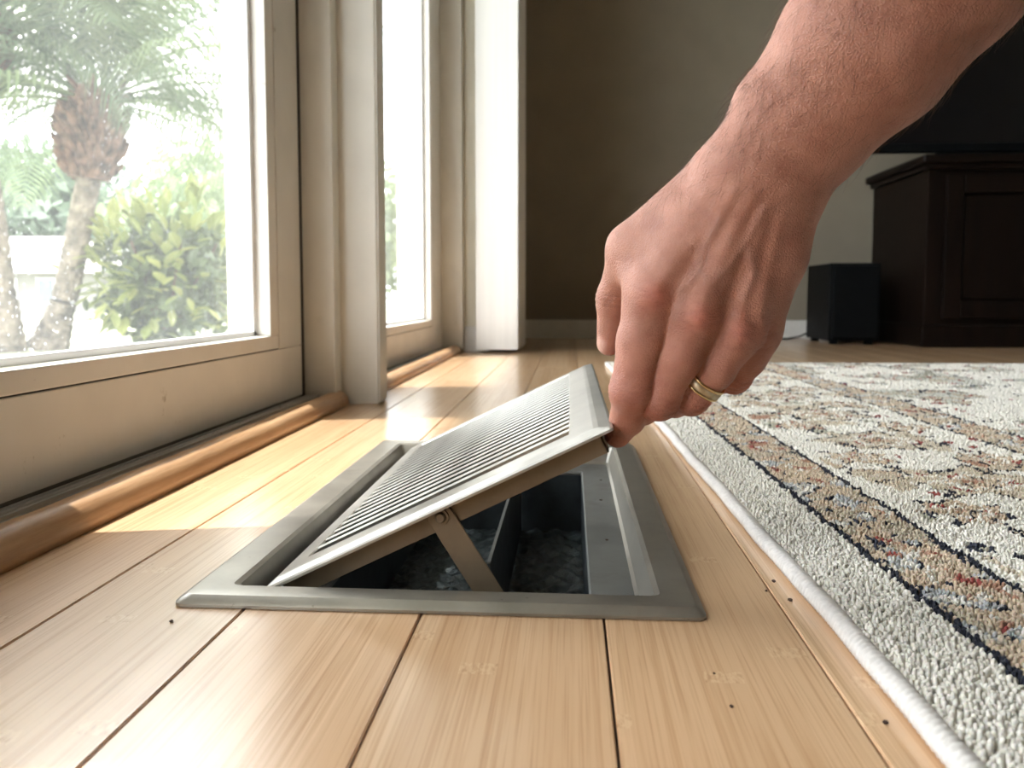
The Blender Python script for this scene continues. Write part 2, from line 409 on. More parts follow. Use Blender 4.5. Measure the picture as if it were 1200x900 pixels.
# scuffs on the rail of door 1 come from its enamel; frames, jambs and posts
t1 = thing('trim_1', 'white painted post between the two glass doors', None, (-.35, 1.275, 0), kind='structure')
box('post_body', (-.44, -.297, 1.250, 1.302, .0, 2.36), M['post'], t1, .0025, 3)
box('edge_board', (-.2965, -.2945, 1.252, 1.300, .004, 2.36), M['post'], t1, .0006)
t2 = thing('trim_2', 'white door jamb with round screw cap beside the post', None, (-.40, 1.232, 0), kind='structure')
box('jamb_board', (-.52, -.3545, 1.2155, 1.2495, .0125, 2.36), M['post'], t2, .0015)
bm = bmesh.new(); bmesh.ops.create_cone(bm, cap_ends=True, segments=24, radius1=.0042, radius2=.0034, depth=.0022)
bmesh.ops.transform(bm, matrix=Matrix.Translation((-.3785, 1.2147, .136)) @ Matrix.Rotation(R(90), 4, 'X'), verts=bm.verts)
link('screw_cap', bm_mesh('screw_cap', bm), M['post'], t2)
boxes('jamb_gap_dark', [(-.43, -.402, 1.1975, 1.2155, .0125, 2.35)], M['gap'], t2)  # dark strip stands in for the shaded gap between stile and jamb
t3 = thing('trim_3', 'white jamb of the far glass door', None, (-.40, 2.465, 0), kind='structure')
box('jamb_board', (-.52, -.322, 2.4495, 2.4815, .0125, 2.36), M['post'], t3, .0015)
box('jamb_board', (-.52, -.386, 1.3025, 1.3615, .0125, 2.36), M['post'], t3, .0015)
bm = bmesh.new(); bmesh.ops.create_cone(bm, cap_ends=True, segments=20, radius1=.0042, radius2=.0034, depth=.0022)
bmesh.ops.transform(bm, matrix=Matrix.Translation((-.345, 2.4485, .09)) @ Matrix.Rotation(R(90), 4, 'X'), verts=bm.verts)
link('screw_cap', bm_mesh('screw_cap', bm), M['post'], t3)
# thresholds
def track(name, y0, y1, label, xe, zt):
    t = thing(name, label, None, (-.43, (y0 + y1) / 2, 0), kind='structure')
    box('sill_plate', (-.54, xe, y0, y1, -.012, zt), M['track'], t, .0006)
    for x in (xe - .003, xe - .012, xe - .021):
        box('track_rib', (x - .0016, x + .0016, y0, y1, zt - .0005, zt + (.0030 if x > xe - .005 else .0014)), M['track'], t, .0005)
track('trim_4', -.300, 1.2150, 'grey aluminium sill track under the nearest door', -.3775, .0170)
track('trim_5', 1.3025, 2.449, 'grey aluminium sill track under the far door', -.3685, .0120)
def dowel(name, y0, y1, xc, label, hw=.0185, hh=.0225):
    bm = bmesh.new(); n = 14; rings = []
    ys = [y0, y0 + .004] + list(np.linspace(y0 + .012, y1 - .012, 60)) + [y1 - .004, y1]
    for i, y in enumerate(ys):
        e = min(i, len(ys) - 1 - i); s = .72 if e == 0 else .92 if e == 1 else 1
        s *= 1 + .012 * math.sin(y * 31) + .01 * math.sin(y * 77 + 1)
        rings.append([bm.verts.new((xc + hw * s * math.cos(a), y, max(.0004, hh * s * math.sin(a) ** .8))) for a in [math.pi * k / n for k in range(n + 1)]])
    for a, b in zip(rings, rings[1:]):
        for k in range(n): bm.faces.new((a[k], a[k + 1], b[k + 1], b[k]))
        bm.faces.new((a[n], a[0], b[0], b[n]))
    bm.faces.new(rings[0]); bm.faces.new(rings[-1][::-1])
    bmesh.ops.recalc_face_normals(bm, faces=bm.faces)
    o = link(name, bm_mesh(name, bm), M['dowel'], None, True); struct(o, label)
dowel('trim_6', -.295, 1.2495, -.3590, 'rounded oak threshold moulding under the nearest door', .0180)
dowel('trim_7', 1.3030, 2.440, -.3460, 'rounded oak threshold moulding under the far door', .0205)

# roof overhang outside the doors (its edge bounds the sun on the floor)
struct(box('roof_overhang', (-1.62, -.52, -6, 8, 2.82, 2.94), M['ceiling']), 'white eave above the patio doors')

# ------------------------------------------------------------------ vertical blind stack
vb = thing('vertical_blind', 'stacked white vertical blind beside the far glass door', 'blind', (-.216, 2.6, .012))
def vane_mesh():
    bm = bmesh.new(); n = 8; wv = .062; fr = []; bk = []
    for k in range(n + 1):
        x = -wv + 2 * wv * k / n; y = .004 * (1 - (x / wv) ** 2)
        fr.append([bm.verts.new((x, -y - .0006, z)) for z in (0, 2.25)]); bk.append([bm.verts.new((x, -y + .0006, z)) for z in (0, 2.25)])
    for k in range(n):
        bm.faces.new((fr[k][0], fr[k + 1][0], fr[k + 1][1], fr[k][1])); bm.faces.new((bk[k + 1][0], bk[k][0], bk[k][1], bk[k + 1][1]))
        for j in (0, 1): bm.faces.new((fr[k][j], bk[k][j], bk[k + 1][j], fr[k + 1][j]))
    for k in (0, n): bm.faces.new((fr[k][0], fr[k][1], bk[k][1], bk[k][0]))
    bmesh.ops.recalc_face_normals(bm, faces=bm.faces)
    return bm_mesh('vane', bm)
vm = vane_mesh(); vm.materials.append(M['vane'])
for i in range(18):
    o = bpy.data.objects.new('vane', vm); COL.objects.link(o)
    o.location = (-.216 + (.0 if i == 0 else random.uniform(-.001, .010)), 2.418 + i * .0195, .011); o.rotation_euler = (0, 0, R(random.uniform(-1.5, 1.5)))
    adopt(o, vb)
box('head_rail', (-.24, -.192, 1.30, 2.80, 2.265, 2.305), M['white_bead'], vb, .003)

# ------------------------------------------------------------------ floor vent
vent = thing('floor_vent', 'bronze metal floor vent with hinged slotted lid raised', 'floor vent', (-.071, .662, 0))
def ring_grid(bm, loops):
    """bridge a list of equally long vertex loops"""
    L = [[bm.verts.new(p) for p in lp] for lp in loops]
    for a, b in zip(L, L[1:]):
        n = len(a)
        for i in range(n): bm.faces.new((a[i], a[(i + 1) % n], b[(i + 1) % n], b[i]))
    return L
def rrect(x0, x1, y0, y1, r, z, seg=5):
    pts = []
    for cx, cy, a0 in ((x1 - r, y0 + r, -90), (x1 - r, y1 - r, 0), (x0 + r, y1 - r, 90), (x0 + r, y0 + r, 180)):
        for k in range(seg + 1):
            a = R(a0 + 90 * k / seg); pts.append((cx + r * math.cos(a), cy + r * math.sin(a), z))
    return pts
OX0, OX1, OY0, OY1 = -.2135, .0715, .4170, .9085
IX0, IX1, IY0, IY1 = -.1845, .0455, .4405, .8815
PZ = -.013
bm = bmesh.new()
lp = [rrect(OX0, OX1, OY0, OY1, .006, .0004), rrect(OX0, OX1, OY0, OY1, .006, .0020), rrect(OX0 + .0012, OX1 - .0012, OY0 + .0012, OY1 - .0012, .006, .0034),
      rrect(OX0 + .005, OX1 - .005, OY0 + .005, OY1 - .005, .005, .0058), rrect(OX0 + .008, OX1 - .008, OY0 + .008, OY1 - .008, .005, .0062),
      rrect(IX0 - .004, IX1 + .004, IY0 - .004, IY1 + .004, .005, .0060), rrect(IX0 - .001, IX1 + .001, IY0 - .001, IY1 + .001, .004, .0048),
      rrect(IX0, IX1, IY0, IY1, .004, .0025), rrect(IX0 + .0035, IX1 - .0035, IY0 + .0035, IY1 - .0035, .004, PZ + .002),
      rrect(IX0 + .006, IX1 - .006, IY0 + .006, IY1 - .006, .004, PZ)]
ring_grid(bm, lp)
fo = link('frame', bm_mesh('frame', bm), M['frame_metal'], vent, True); fo.data.set_sharp_from_angle(angle=R(16))
# recessed ledge and duct
DX0, DX1, DY0, DY1, DZ = -.150, .0125, .462, .838, -.076
bm = bmesh.new()
ring_grid(bm, [rrect(IX0 + .005, IX1 - .005, IY0 + .005, IY1 - .005, .004, PZ + .0002), rrect(DX0 - .001, DX1 + .001, DY0 - .001, DY1 + .001, .001, PZ),
               rrect(DX0, DX1, DY0, DY1, .001, PZ - .0015), rrect(DX0, DX1, DY0, DY1, .001, PZ - .004)])
link('ledge', bm_mesh('ledge', bm), M['pan_metal'], vent)
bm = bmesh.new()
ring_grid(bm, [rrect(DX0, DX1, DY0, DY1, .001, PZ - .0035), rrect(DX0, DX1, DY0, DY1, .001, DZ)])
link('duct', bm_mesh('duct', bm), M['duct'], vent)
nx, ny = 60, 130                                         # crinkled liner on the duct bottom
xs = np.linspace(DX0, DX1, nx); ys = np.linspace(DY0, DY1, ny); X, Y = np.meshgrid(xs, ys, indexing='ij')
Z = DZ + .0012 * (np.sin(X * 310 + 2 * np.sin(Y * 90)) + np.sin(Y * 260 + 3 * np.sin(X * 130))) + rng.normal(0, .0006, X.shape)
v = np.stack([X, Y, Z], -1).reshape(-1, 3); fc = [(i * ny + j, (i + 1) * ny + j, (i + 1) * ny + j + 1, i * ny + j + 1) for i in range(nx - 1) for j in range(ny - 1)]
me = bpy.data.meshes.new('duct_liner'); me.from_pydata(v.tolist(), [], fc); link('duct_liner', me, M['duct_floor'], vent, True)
o = box('divider', (-.0508, -.0492, .500, .832, -.075, .0008), M['duct'], vent, .0004)
boxes('divider_lip', [(-.0510, -.0490, .500, .832, .0005, .0016)], M['pan_metal'], o)
# ledge screws
for (x, y) in ((.028, .72), (.028, .60), (.031, .80)):
    bm = bmesh.new(); bmesh.ops.create_icosphere(bm, subdivisions=1, radius=.0016)
    for q in bm.verts: q.co.z *= .35; q.co.x *= random.uniform(.6, 1.3); q.co += Vector((x, y, PZ + .0003))
    link('rust_fleck', bm_mesh('rust_fleck', bm), M['crumb'], vent)

# lid: built flat (s along +x from the hinge, y as is), then swung up about the hinge line
LA = R(26.0); HX, HZ = -.1755, .0015
LROT = Matrix.Translation((HX, 0, HZ)) @ Matrix.Rotation(-LA, 4, 'Y')
LW, LY0, LY1 = .2205, .446, .875
SL0, SL1, SY0, SY1 = .022, .1945, .474, .849
def lid_mesh(name, bm): bmesh.ops.transform(bm, matrix=LROT, verts=bm.verts); return bm_mesh(name, bm)
bm = bmesh.new()
ring_grid(bm, [rrect(.0006, LW - .0006, LY0 + .0006, LY1 - .0006, .002, -.0042), rrect(0, LW, LY0, LY1, .002, -.0040), rrect(0, LW, LY0, LY1, .002, -.0026), rrect(.0012, LW - .0012, LY0 + .0012, LY1 - .0012, .002, -.0016),
               rrect(.0062, LW - .0075, LY0 + .0075, LY1 - .0075, .002, .0), rrect(.0085, LW - .0105, LY0 + .0100, LY1 - .0100, .002, .0003),
               rrect(SL0 - .001, SL1 + .001, SY0 - .001, SY1 + .001, .0012, .0003), rrect(SL0, SL1, SY0, SY1, .001, -.0006), rrect(SL0, SL1, SY0, SY1, .001, -.004),
               rrect(.0006, LW - .0006, LY0 + .0006, LY1 - .0006, .002, -.0042)])
bmesh.ops.remove_doubles(bm, verts=bm.verts, dist=1e-6)
bmesh.ops.recalc_face_normals(bm, faces=bm.faces)
lid = link('lid', lid_mesh('lid', bm), M['lid_metal'], vent)
bm = bmesh.new()                                         # folded skirt under the plate
sk = .0155
add_box(bm, .008, LW - .008, LY0 + .009, LY0 + .0105, -sk, -.0038, .0003); add_box(bm, .008, LW - .008, LY1 - .0105, LY1 - .009, -sk, -.0038, .0003)
add_box(bm, LW - .0095, LW - .008, LY0 + .009, LY1 - .009, -sk, -.0038, .0003); add_box(bm, .008, .0095, LY0 + .009, LY1 - .009, -sk * .5, -.0038, .0003)
link('skirt', lid_mesh('skirt', bm), M['skirt_metal'], lid)
NS = 21; pit = (SY1 - SY0) / NS
bm = bmesh.new()                                         # one blade, leaning; copies share it
q = [(-.0020, -.0004), (.0019, .0003), (.0023, .0001), (.0022, -.0060), (.0014, -.0060), (-.0016, -.0022)]
A = [bm.verts.new((SL0 - .0015, y, z)) for y, z in q]; B = [bm.verts.new((SL1 + .0015, y, z)) for y, z in q]
for i in range(6): bm.faces.new((A[i], A[(i + 1) % 6], B[(i + 1) % 6], B[i]))
bm.faces.new(A[::-1]); bm.faces.new(B); bmesh.ops.recalc_face_normals(bm, faces=bm.faces)
slat_me = lid_mesh('slat', bm); slat_me.materials.append(M['lid_metal'])
for i in range(1, NS):
    o = link('slat', slat_me); o.location = (0, SY0 + pit * i, 0); adopt(o, lid)
# strut with its pivot bolt
def bar(name, p, q, wd, th, mat, parent):
    p, q = Vector(p), Vector(q); d = (q - p).normalized(); n = Vector((0, 1, 0)); a = d.cross(n)
    pts = []
    for k in range(9): an = math.pi / 2 + math.pi * k / 8; pts.append(p + (d * math.cos(an) + a * math.sin(an)) * wd / 2)
    for k in range(9): an = -math.pi / 2 + math.pi * k / 8; pts.append(q + (d * math.cos(an) + a * math.sin(an)) * wd / 2)
    bm = bmesh.new(); f0 = [bm.verts.new(x - n * th / 2) for x in pts]; f1 = [bm.verts.new(x + n * th / 2) for x in pts]
    bm.faces.new(f0); bm.faces.new(f1[::-1])
    for i in range(len(pts)): bm.faces.new((f0[i], f1[i], f1[(i + 1) % len(pts)], f0[(i + 1) % len(pts)]))
    bmesh.ops.recalc_face_normals(bm, faces=bm.faces)
    bmesh.ops.bevel(bm, geom=[e for e in bm.edges if abs((e.verts[0].co - e.verts[1].co).y) < 1e-6], offset=.0003, segments=1, affect='EDGES')
    return link(name, bm_mesh(name, bm), mat, parent)
st = bar('strut', (-.0725, .4535, .0425), (-.0335, .4535, -.0195), .0150, .0018, M['skirt_metal'], vent)
bm = bmesh.new()
for r1, r2, dd, yy in ((.0048, .0046, .0012, .4522), (.0034, .0022, .0022, .4508)):
    r_ = bmesh.ops.create_cone(bm, cap_ends=True, segments=24, radius1=r1, radius2=r2, depth=dd)
    bmesh.ops.transform(bm, matrix=Matrix.Translation((-.0725, yy, .0425)) @ Matrix.Rotation(R(90), 4, 'X'), verts=r_['verts'])
link('pivot_bolt', bm_mesh('pivot_bolt', bm), M['skirt_metal'], st)
st2 = bar('strut', (-.0725, .868, .0425), (-.0335, .868, -.010), .0150, .0018, M['skirt_metal'], vent)

# ------------------------------------------------------------------ rug
RU = Vector((-.0275, 1, 0)).normalized(); RV = Vector((RU.y, -RU.x, 0))   # along the long edge, across
RO = Vector((.0870, 1.990, 0))                                          # far left corner
rug = thing('area_rug', 'ivory patterned area rug with dark guard lines and tan borders', 'rug', (RO.x, RO.y, 0))
RL, RWD = 2.45, 1.55                                                    # length towards the camera, width
def rp(u, v, z): return RO + RV * u - RU * v + Vector((0, 0, z))
bm = bmesh.new()
cs = [rp(.004, .004, 0), rp(RWD, .004, 0), rp(RWD, RL, 0), rp(.004, RL, 0)]
prism(bm, [(c.x, c.y) for c in cs], .0004, .0052)
link('backing', bm_mesh('backing', bm), M['rug_back'], rug)
def binding(p0, p1, name='binding'):
    L = (p1 - p0).length; d = (p1 - p0) / L; s = d.cross(Vector((0, 0, 1))); n = int(L / .0008); m = 9; rings = []
    for i in range(n + 1):
        f = i / n; tw = .90 + .14 * abs(math.sin(i * math.pi / 5.0)) ** .7 + random.uniform(-.015, .015); ring = []
        for k in range(m):
            a = 2 * math.pi * k / m; sh = .0006 * math.sin(f * L * 23) + .0003 * math.sin(f * L * 71)
            ring.append(p0 + d * (f * L + .0030 * math.cos(a)) + s * (.0058 * tw * math.cos(a) + sh) + Vector((0, 0, .0052 + .0048 * tw * math.sin(a))))
        rings.append(ring)
    v = [tuple(p) for r_ in rings for p in r_]
    fc = [(i * m + k, i * m + (k + 1) % m, (i + 1) * m + (k + 1) % m, (i + 1) * m + k) for i in range(n) for k in range(m)]
    me = bpy.data.meshes.new(name); me.from_pydata(v, [], fc); link(name, me, M['rug_bind'], rug, True)
binding(rp(.004, 0, 0), rp(.004, RL, 0)); binding(rp(0, .004, 0), rp(RWD, .004, 0))

def vnoise(x, y, seed):
    """smooth value noise"""
    r_ = np.random.default_rng(seed); G = r_.random((256, 256))
    xi = np.floor(x).astype(int); yi = np.floor(y).astype(int); fx = x - xi; fy = y - yi
    fx = fx * fx * (3 - 2 * fx); fy = fy * fy * (3 - 2 * fy)
    a = G[xi % 256, yi % 256]; b = G[(xi + 1) % 256, yi % 256]; c = G[xi % 256, (yi + 1) % 256]; d = G[(xi + 1) % 256, (yi + 1) % 256]
    return (a * (1 - fx) + b * fx) * (1 - fy) + (c * (1 - fx) + d * fx) * fy
IV = np.array((.70, .67, .60)); TAN = np.array((.50, .40, .295)); NAVY = np.array((.018, .02, .03)); RED = np.array((.25, .055, .045))
BEI = np.array((.45, .39, .30)); SLATE = np.array((.36, .37, .37)); OLIVE = np.array((.33, .32, .25)); RUST = np.array((.38, .22, .15)); GREY = np.array((.42, .41, .36))
def rug_colour(u, v):
    n = len(u); c = np.tile(IV, (n, 1))
    wob = (vnoise(u * 90, v * 90, 1) - .5) * .004; uu = u + wob
    vw = v + (vnoise(u * 60, v * 60, 2) - .5) * .012; uw = u + (vnoise(u * 60 + 9, v * 60, 3) - .5) * .012
    def put(m, col): c[m] = col
    # white middle border with palmettes and scrolls
    P = .205
    def palm(cu, off, ru, rv, fill):
        ph = (vw - off) / P; k = np.round(ph); dv = (ph - k) * P; du = uw - cu
        r_ = np.hypot(du / ru, dv / rv); th = np.arctan2(dv / rv, du / ru)
        r_ = r_ * (1 + .20 * np.cos(7 * th) + .08 * np.cos(13 * th + 1))
        put(r_ < 1, fill); put((r_ > .92) & (r_ < 1.08) & (vnoise(u * 160, v * 160, 4) > .42), NAVY)
        put((r_ > .58) & (r_ < .68) & (np.cos(3 * th + k) > .45), RED); put((r_ > .36) & (r_ < .56), IV * .97)
        put((r_ < .40) & (r_ > .2), TAN); put((r_ > .28) & (r_ < .34) & (np.cos(5 * th) > 0), NAVY); put(r_ < .14, RUST)
    fld = (u > .118) & (u < .335); cen = u > .398
    keep = c.copy()
    sc = vnoise(uw * 26, vw * 20, 5); s2 = vnoise(uw * 58, vw * 46, 6); s3 = vnoise(uw * 38 + 4, vw * 30, 7)
    put(sc > .72, BEI * 1.15); put((np.abs(sc - .72) < .012) & (s2 > .52), NAVY); put((sc > .76) & (s2 > .66), TAN); put((sc > .75) & (s3 > .78), RUST)
    put((s3 > .82) & (sc < .6), OLIVE * 1.2); put((np.abs(s3 - .82) < .014) & (s2 > .5) & (sc < .6), NAVY * 2); put((s2 > .91) & (sc < .6), RED)
    palm(.225, .05, .058, .050, BEI * 1.15); palm(.165, .15, .026, .030, TAN); palm(.292, .155, .026, .032, TAN)
    cc = c.copy(); c[:] = keep
    m1 = fld; c[m1] = cc[m1]
    # centre field
    a1 = vnoise(uw * 17, vw * 15, 8); a2 = vnoise(uw * 42, vw * 38, 9); a3 = vnoise(uw * 70, vw * 66, 10)
    m = cen & (a1 > .60); put(m, GREY * 1.15); put(m & (a2 > .62), BEI); put(cen & (np.abs(a1 - .60) < .012) & (a3 > .5), NAVY * 3)
    put(m & (a2 < .26), OLIVE * .8); put(cen & (a3 > .84) & (a1 > .45), RED); put(cen & (np.abs(a2 - .68) < .02) & (a3 > .55), NAVY)
    # tan guard bands
    for b0, b1 in ((.0585, .1115), (.338, .391)):
        m = (u > b0 - .002) & (u < b1 + .002)
        g1 = vnoise(uw * 75, vw * 62, 11); g2 = vnoise(uw * 130, vw * 80, 12); g3 = vnoise(uw * 55 + 3, vw * 48, 13)
        put(m, TAN); put(m & (g1 > .62), BEI); put(m & (g3 > .70), SLATE); put(m & (g3 > .78) & (g2 > .4), IV * .9)
        put(m & (np.abs(g3 - .70) < .028) & (g2 > .48), NAVY); put(m & (g2 > .86) & (g3 < .6), NAVY * 1.5); put(m & (g1 < .20), RUST); put(m & (g1 < .12), RED)
        put(m & (g2 < .15), IV * .85)
    for l0, wd in ((.0560, .0042), (.1135, .0034), (.3360, .0030), (.3930, .0030)):
        put((np.abs(uu - l0) < wd * .62), NAVY)
    put((u > .1165) & (u < .124), IV * 1.02)
    # outer plain border: warm grey ivory
    m = u < .053; c[m] = IV * .92
    c *= (.90 + .2 * rng.random(n))[:, None]
    return np.clip(c, 0, 1)

def tufts():
    us, vs_, ss = [], [], []
    def grid(u0, u1, v0, v1, s):
        a, b = np.meshgrid(np.arange(u0, u1, s), np.arange(v0, v1, s)); a = a.ravel() + rng.uniform(-.3, .3, a.size) * s; b = b.ravel() + rng.uniform(-.3, .3, b.size) * s
        us.append(a); vs_.append(b); ss.append(np.full(a.size, s))
    grid(.0095, .30, 1.05, 1.80, .0023)                 # nearest
    grid(.30, .62, 1.05, 1.80, .0033)
    grid(.0095, .62, .55, 1.05, .0036); grid(.62, RWD - .01, .55, 1.80, .0085)
    grid(.0095, RWD - .01, .0095, .55, .0052)
    grid(.0095, RWD - .01, 1.80, RL - .01, .0070)
    u, v, s = map(np.concatenate, (us, vs_, ss)); n = len(u)
    col = rug_colour(u, v)
    h = .0098 + rng.normal(0, .0007, n) + .0009 * (vnoise(u * 55, v * 55, 21) - .5) - np.clip((.016 - u) * .12, 0, .002)
    lx = rng.normal(0, .22, n) * s; ly = rng.normal(0, .22, n) * s
    ang = rng.random(n) * 1.57
    ring = []
    for z, r_, q in ((.0048, .55, 0), (None, .46, 1)):
        for k in range(4):
            a = ang + k * math.pi / 2
            zz = np.full(n, z) if z else h - .0009
            ring.append((u + np.cos(a) * r_ * s + lx * q, v + np.sin(a) * r_ * s + ly * q, zz))
    ring.append((u + lx * 1.1, v + ly * 1.1, h))
    V = np.stack([np.stack(r_, -1) for r_ in ring], 1)   # n,13,3
    W = np.empty_like(V)
    W[..., 0] = RO.x + RV.x * V[..., 0] - RU.x * V[..., 1]; W[..., 1] = RO.y + RV.y * V[..., 0] - RU.y * V[..., 1]; W[..., 2] = V[..., 2]
    tri = []
    for b in (0,):
        for k in range(4):
            a, c = b + k, b + (k + 1) % 4; tri += [(a, c, c + 4), (a, c + 4, a + 4)]
    for k in range(4): tri.append((4 + k, 4 + (k + 1) % 4, 8))
    tri = np.array(tri); F = (tri[None] + (np.arange(n) * 9)[:, None, None]).reshape(-1, 3)
    me = bpy.data.meshes.new('pile'); me.vertices.add(n * 9); me.vertices.foreach_set('co', W.reshape(-1).astype(np.float32))
    nf = len(F); me.loops.add(nf * 3); me.loops.foreach_set('vertex_index', F.reshape(-1).astype(np.int32))
    me.polygons.add(nf); me.polygons.foreach_set('loop_start', np.arange(0, nf * 3, 3, dtype=np.int32))
    me.update(calc_edges=True)
    at = me.attributes.new('yarn', 'FLOAT_COLOR', 'POINT')
    cc = np.concatenate([np.repeat(col, 9, 0), np.ones((n * 9, 1))], 1); at.data.foreach_set('color', cc.reshape(-1).astype(np.float32))
    m, t, b = nodemat('rug_yarn'); hp = T(t); a = hp.n('Attribute', _attribute_name='yarn')
    nn = hp.noise(hp.n('TexCoord').outputs['Object'], 900, 2)
    hp.l(hp.mix(.25, a.outputs['Color'], nn.outputs['Color'], 'OVERLAY'), b.inputs['Base Color'])
    b.inputs['Roughness'].default_value = .9; b.inputs['Sheen Weight'].default_value = .15; b.inputs['Specular IOR Level'].default_value = .15
    o = link('pile', me, m, rug, True); o['kind'] = 'stuff'
    return n
N_TUFT = tufts()

# ------------------------------------------------------------------ person: forearm and left hand, one continuous surface
FING = {
 'index': [(.0435, .452, .1684, .0135), (.0386, .450, .1428, .0128), (.0340, .452, .1154, .0115), (.0332, .466, .0985, .0095), (.0280, .478, .0868, .0078)],
 'middle': [(.0673, .447, .1569, .0130), (.0588, .449, .1337, .0118), (.0492, .455, .1105, .0107), (.0415, .474, .1031, .0095), (.0344, .490, .0977, .0083)],
 'ring': [(.0908, .453, .1485, .0125), (.0796, .455, .1277, .0108), (.0679, .462, .1117, .0100), (.0608, .480, .1064, .0090), (.0547, .492, .1028, .0080)],
 'pinky': [(.1046, .464, .1480, .0115), (.0993, .466, .1326, .0098), (.0936, .474, .1217, .0090), (.0889, .488, .1188, .0080), (.0840, .497, .1164, .0073)],
 'thumb': [(.0805, .462, .2285, .0158), (.0357, .474, .1942, .0135), (.0258, .484, .1660, .0100), (.0233, .488, .1397, .0075)]}
META = [[(.0873, .448, .2316, .0150), (.0435, .452, .1684, .0135)], [(.0937, .444, .2270, .0155), (.0673, .447, .1569, .0130)],
        [(.1033, .447, .2211, .0155), (.0908, .453, .1485, .0125)], [(.1134, .455, .2151, .0165), (.1109, .457, .1892, .0160), (.1046, .464, .1480, .0118)],
        [(.1015, .465, .2224, .0175), (.0726, .468, .1732, .0175)], [(.1067, .467, .2179, .0165), (.0957, .470, .1660, .0145)],
        [(0.045, 0.456, 0.1585, 0.0118), (0.0595, 0.456, 0.1492, 0.0112), (0.0791, 0.459, 0.1397, 0.0106), (0.1001, 0.466, 0.1413, 0.0095)],
        [(0.0637, 0.459, 0.2072, 0.0165), (0.0397, 0.462, 0.1793, 0.0125)],
        [(0.0563, 0.452, 0.1753, 0.013), (0.0938, 0.456, 0.1637, 0.013)],
        [(0.0497, 0.453, 0.1651, 0.013), (0.0847, 0.455, 0.1521, 0.0125)]]
ARM = [(.0982, .452, .2260, .0318, .0225), (.1187, .445, .2564, .0358, .0262), (.1458, .432, .2904, .0432, .0345), (.1742, .425, .3300, .0490, .0410), (.2058, .420, .3743, .0510, .0450), (.2385, .420, .4212, .0460, .0440)]
VEINS = [[(.0765, .2058), (.0687, .1924), (.0671, .1806), (.0726, .1733)], [(.0726, .1733), (.0823, .1833), (.0901, .1954), (.0969, .2102)],
         [(.0671, .1806), (.0582, .1706), (.0557, .1560)], [(.0901, .1954), (.0957, .1796), (.0906, .1661)]]
TEND = [[(.0820, .2181), (.0457, .1729)], [(.0901, .2158), (.0676, .1638)], [(.0991, .2113), (.0885, .1560)], [(.1067, .2058), (.1002, .1561)]]
KNUC = [(.0445, .1670, 1.), (.0680, .1560, 1.), (.0905, .1480, .8), (.1035, .1475, .5)]
VALL = [(.0560, .1600), (.0800, .1510), (.0975, .1470)]

def cap(p, a, b):
    a_, b_ = np.array(a[:3]), np.array(b[:3]); ba = b_ - a_; t = np.clip(((p - a_) @ ba) / (ba @ ba), 0, 1)
    return np.linalg.norm(p - a_ - t[:, None] * ba, axis=1) - (a[3] + (b[3] - a[3]) * t)
def smin(a, b, k):
    h_ = np.clip(.5 + .5 * (b - a) / k, 0, 1); return b + (a - b) * h_ - k * h_ * (1 - h_)
def seg2(x, z, a, b):
    ax, az = a; bx, bz = b; dx, dz = bx - ax, bz - az; t = np.clip(((x - ax) * dx + (z - az) * dz) / (dx * dx + dz * dz), 0, 1)
    return np.hypot(x - ax - t * dx, z - az - t * dz)
def relief(p):
    """raised veins, tendons and knuckles on the back of the hand (towards -Y)"""
    x, z = p[:, 0], p[:, 2]; v = np.zeros(len(p)); tn = np.zeros(len(p)); kn = np.zeros(len(p)); va = np.zeros(len(p))
    for pl in VEINS:
        for a, b in zip(pl, pl[1:]): v = np.maximum(v, np.exp(-(seg2(x, z, a, b) / .0025) ** 2))
    for a, b in TEND: tn = np.maximum(tn, np.exp(-(seg2(x, z, a, b) / .0042) ** 2))
    for kx, kz, s in KNUC: kn = np.maximum(kn, s * np.exp(-(((x - kx) ** 2 + (z - kz) ** 2) / .0085 ** 2)))
    for kx, kz in VALL: va = np.maximum(va, np.exp(-(((x - kx) / .0050) ** 2 + ((z - kz) / .0110) ** 2)))
    front = np.clip((.462 - p[:, 1]) / .01, 0, 1)
    return v * front, tn * front, kn * front, va * front
def creases(p):
    """cross folds over the finger joints"""
    c = np.zeros(len(p))
    for nm in ('index', 'middle', 'ring', 'pinky'):
        ch = FING[nm]; j = np.array(ch[2][:3]); d = j - np.array(ch[1][:3]); d /= np.linalg.norm(d)
        s = (p - j) @ d; r_ = np.linalg.norm(p - j, axis=1)
        for o_ in (-.0045, -.0015, .0015, .0042): c = np.maximum(c, np.exp(-((s - o_ + .0006 * np.sin(p[:, 0] * 900)) / .0007) ** 2) * np.exp(-(r_ / .0145) ** 4))
        j = np.array(ch[0][:3]); d = np.array(ch[1][:3]) - j; d /= np.linalg.norm(d); s = (p - j) @ d; r_ = np.linalg.norm(p - j - np.array((0, -.010, -.002)), axis=1)
        for o_ in (-.007, -.0035, 0, .004, .008): c = np.maximum(c, .55 * np.exp(-((s - o_ + .0011 * np.sin(p[:, 0] * 420 + o_ * 900)) / .0007) ** 2) * np.exp(-(r_ / .0115) ** 4))
    ch = FING['thumb']; j = np.array(ch[2][:3]); d = np.array(ch[3][:3]) - j; d /= np.linalg.norm(d); s = (p - j) @ d; r_ = np.linalg.norm(p - j, axis=1)
    for o_ in (-.003, .0, .003): c = np.maximum(c, np.exp(-((s - o_) / .0008) ** 2) * np.exp(-(r_ / .013) ** 4))
    return c
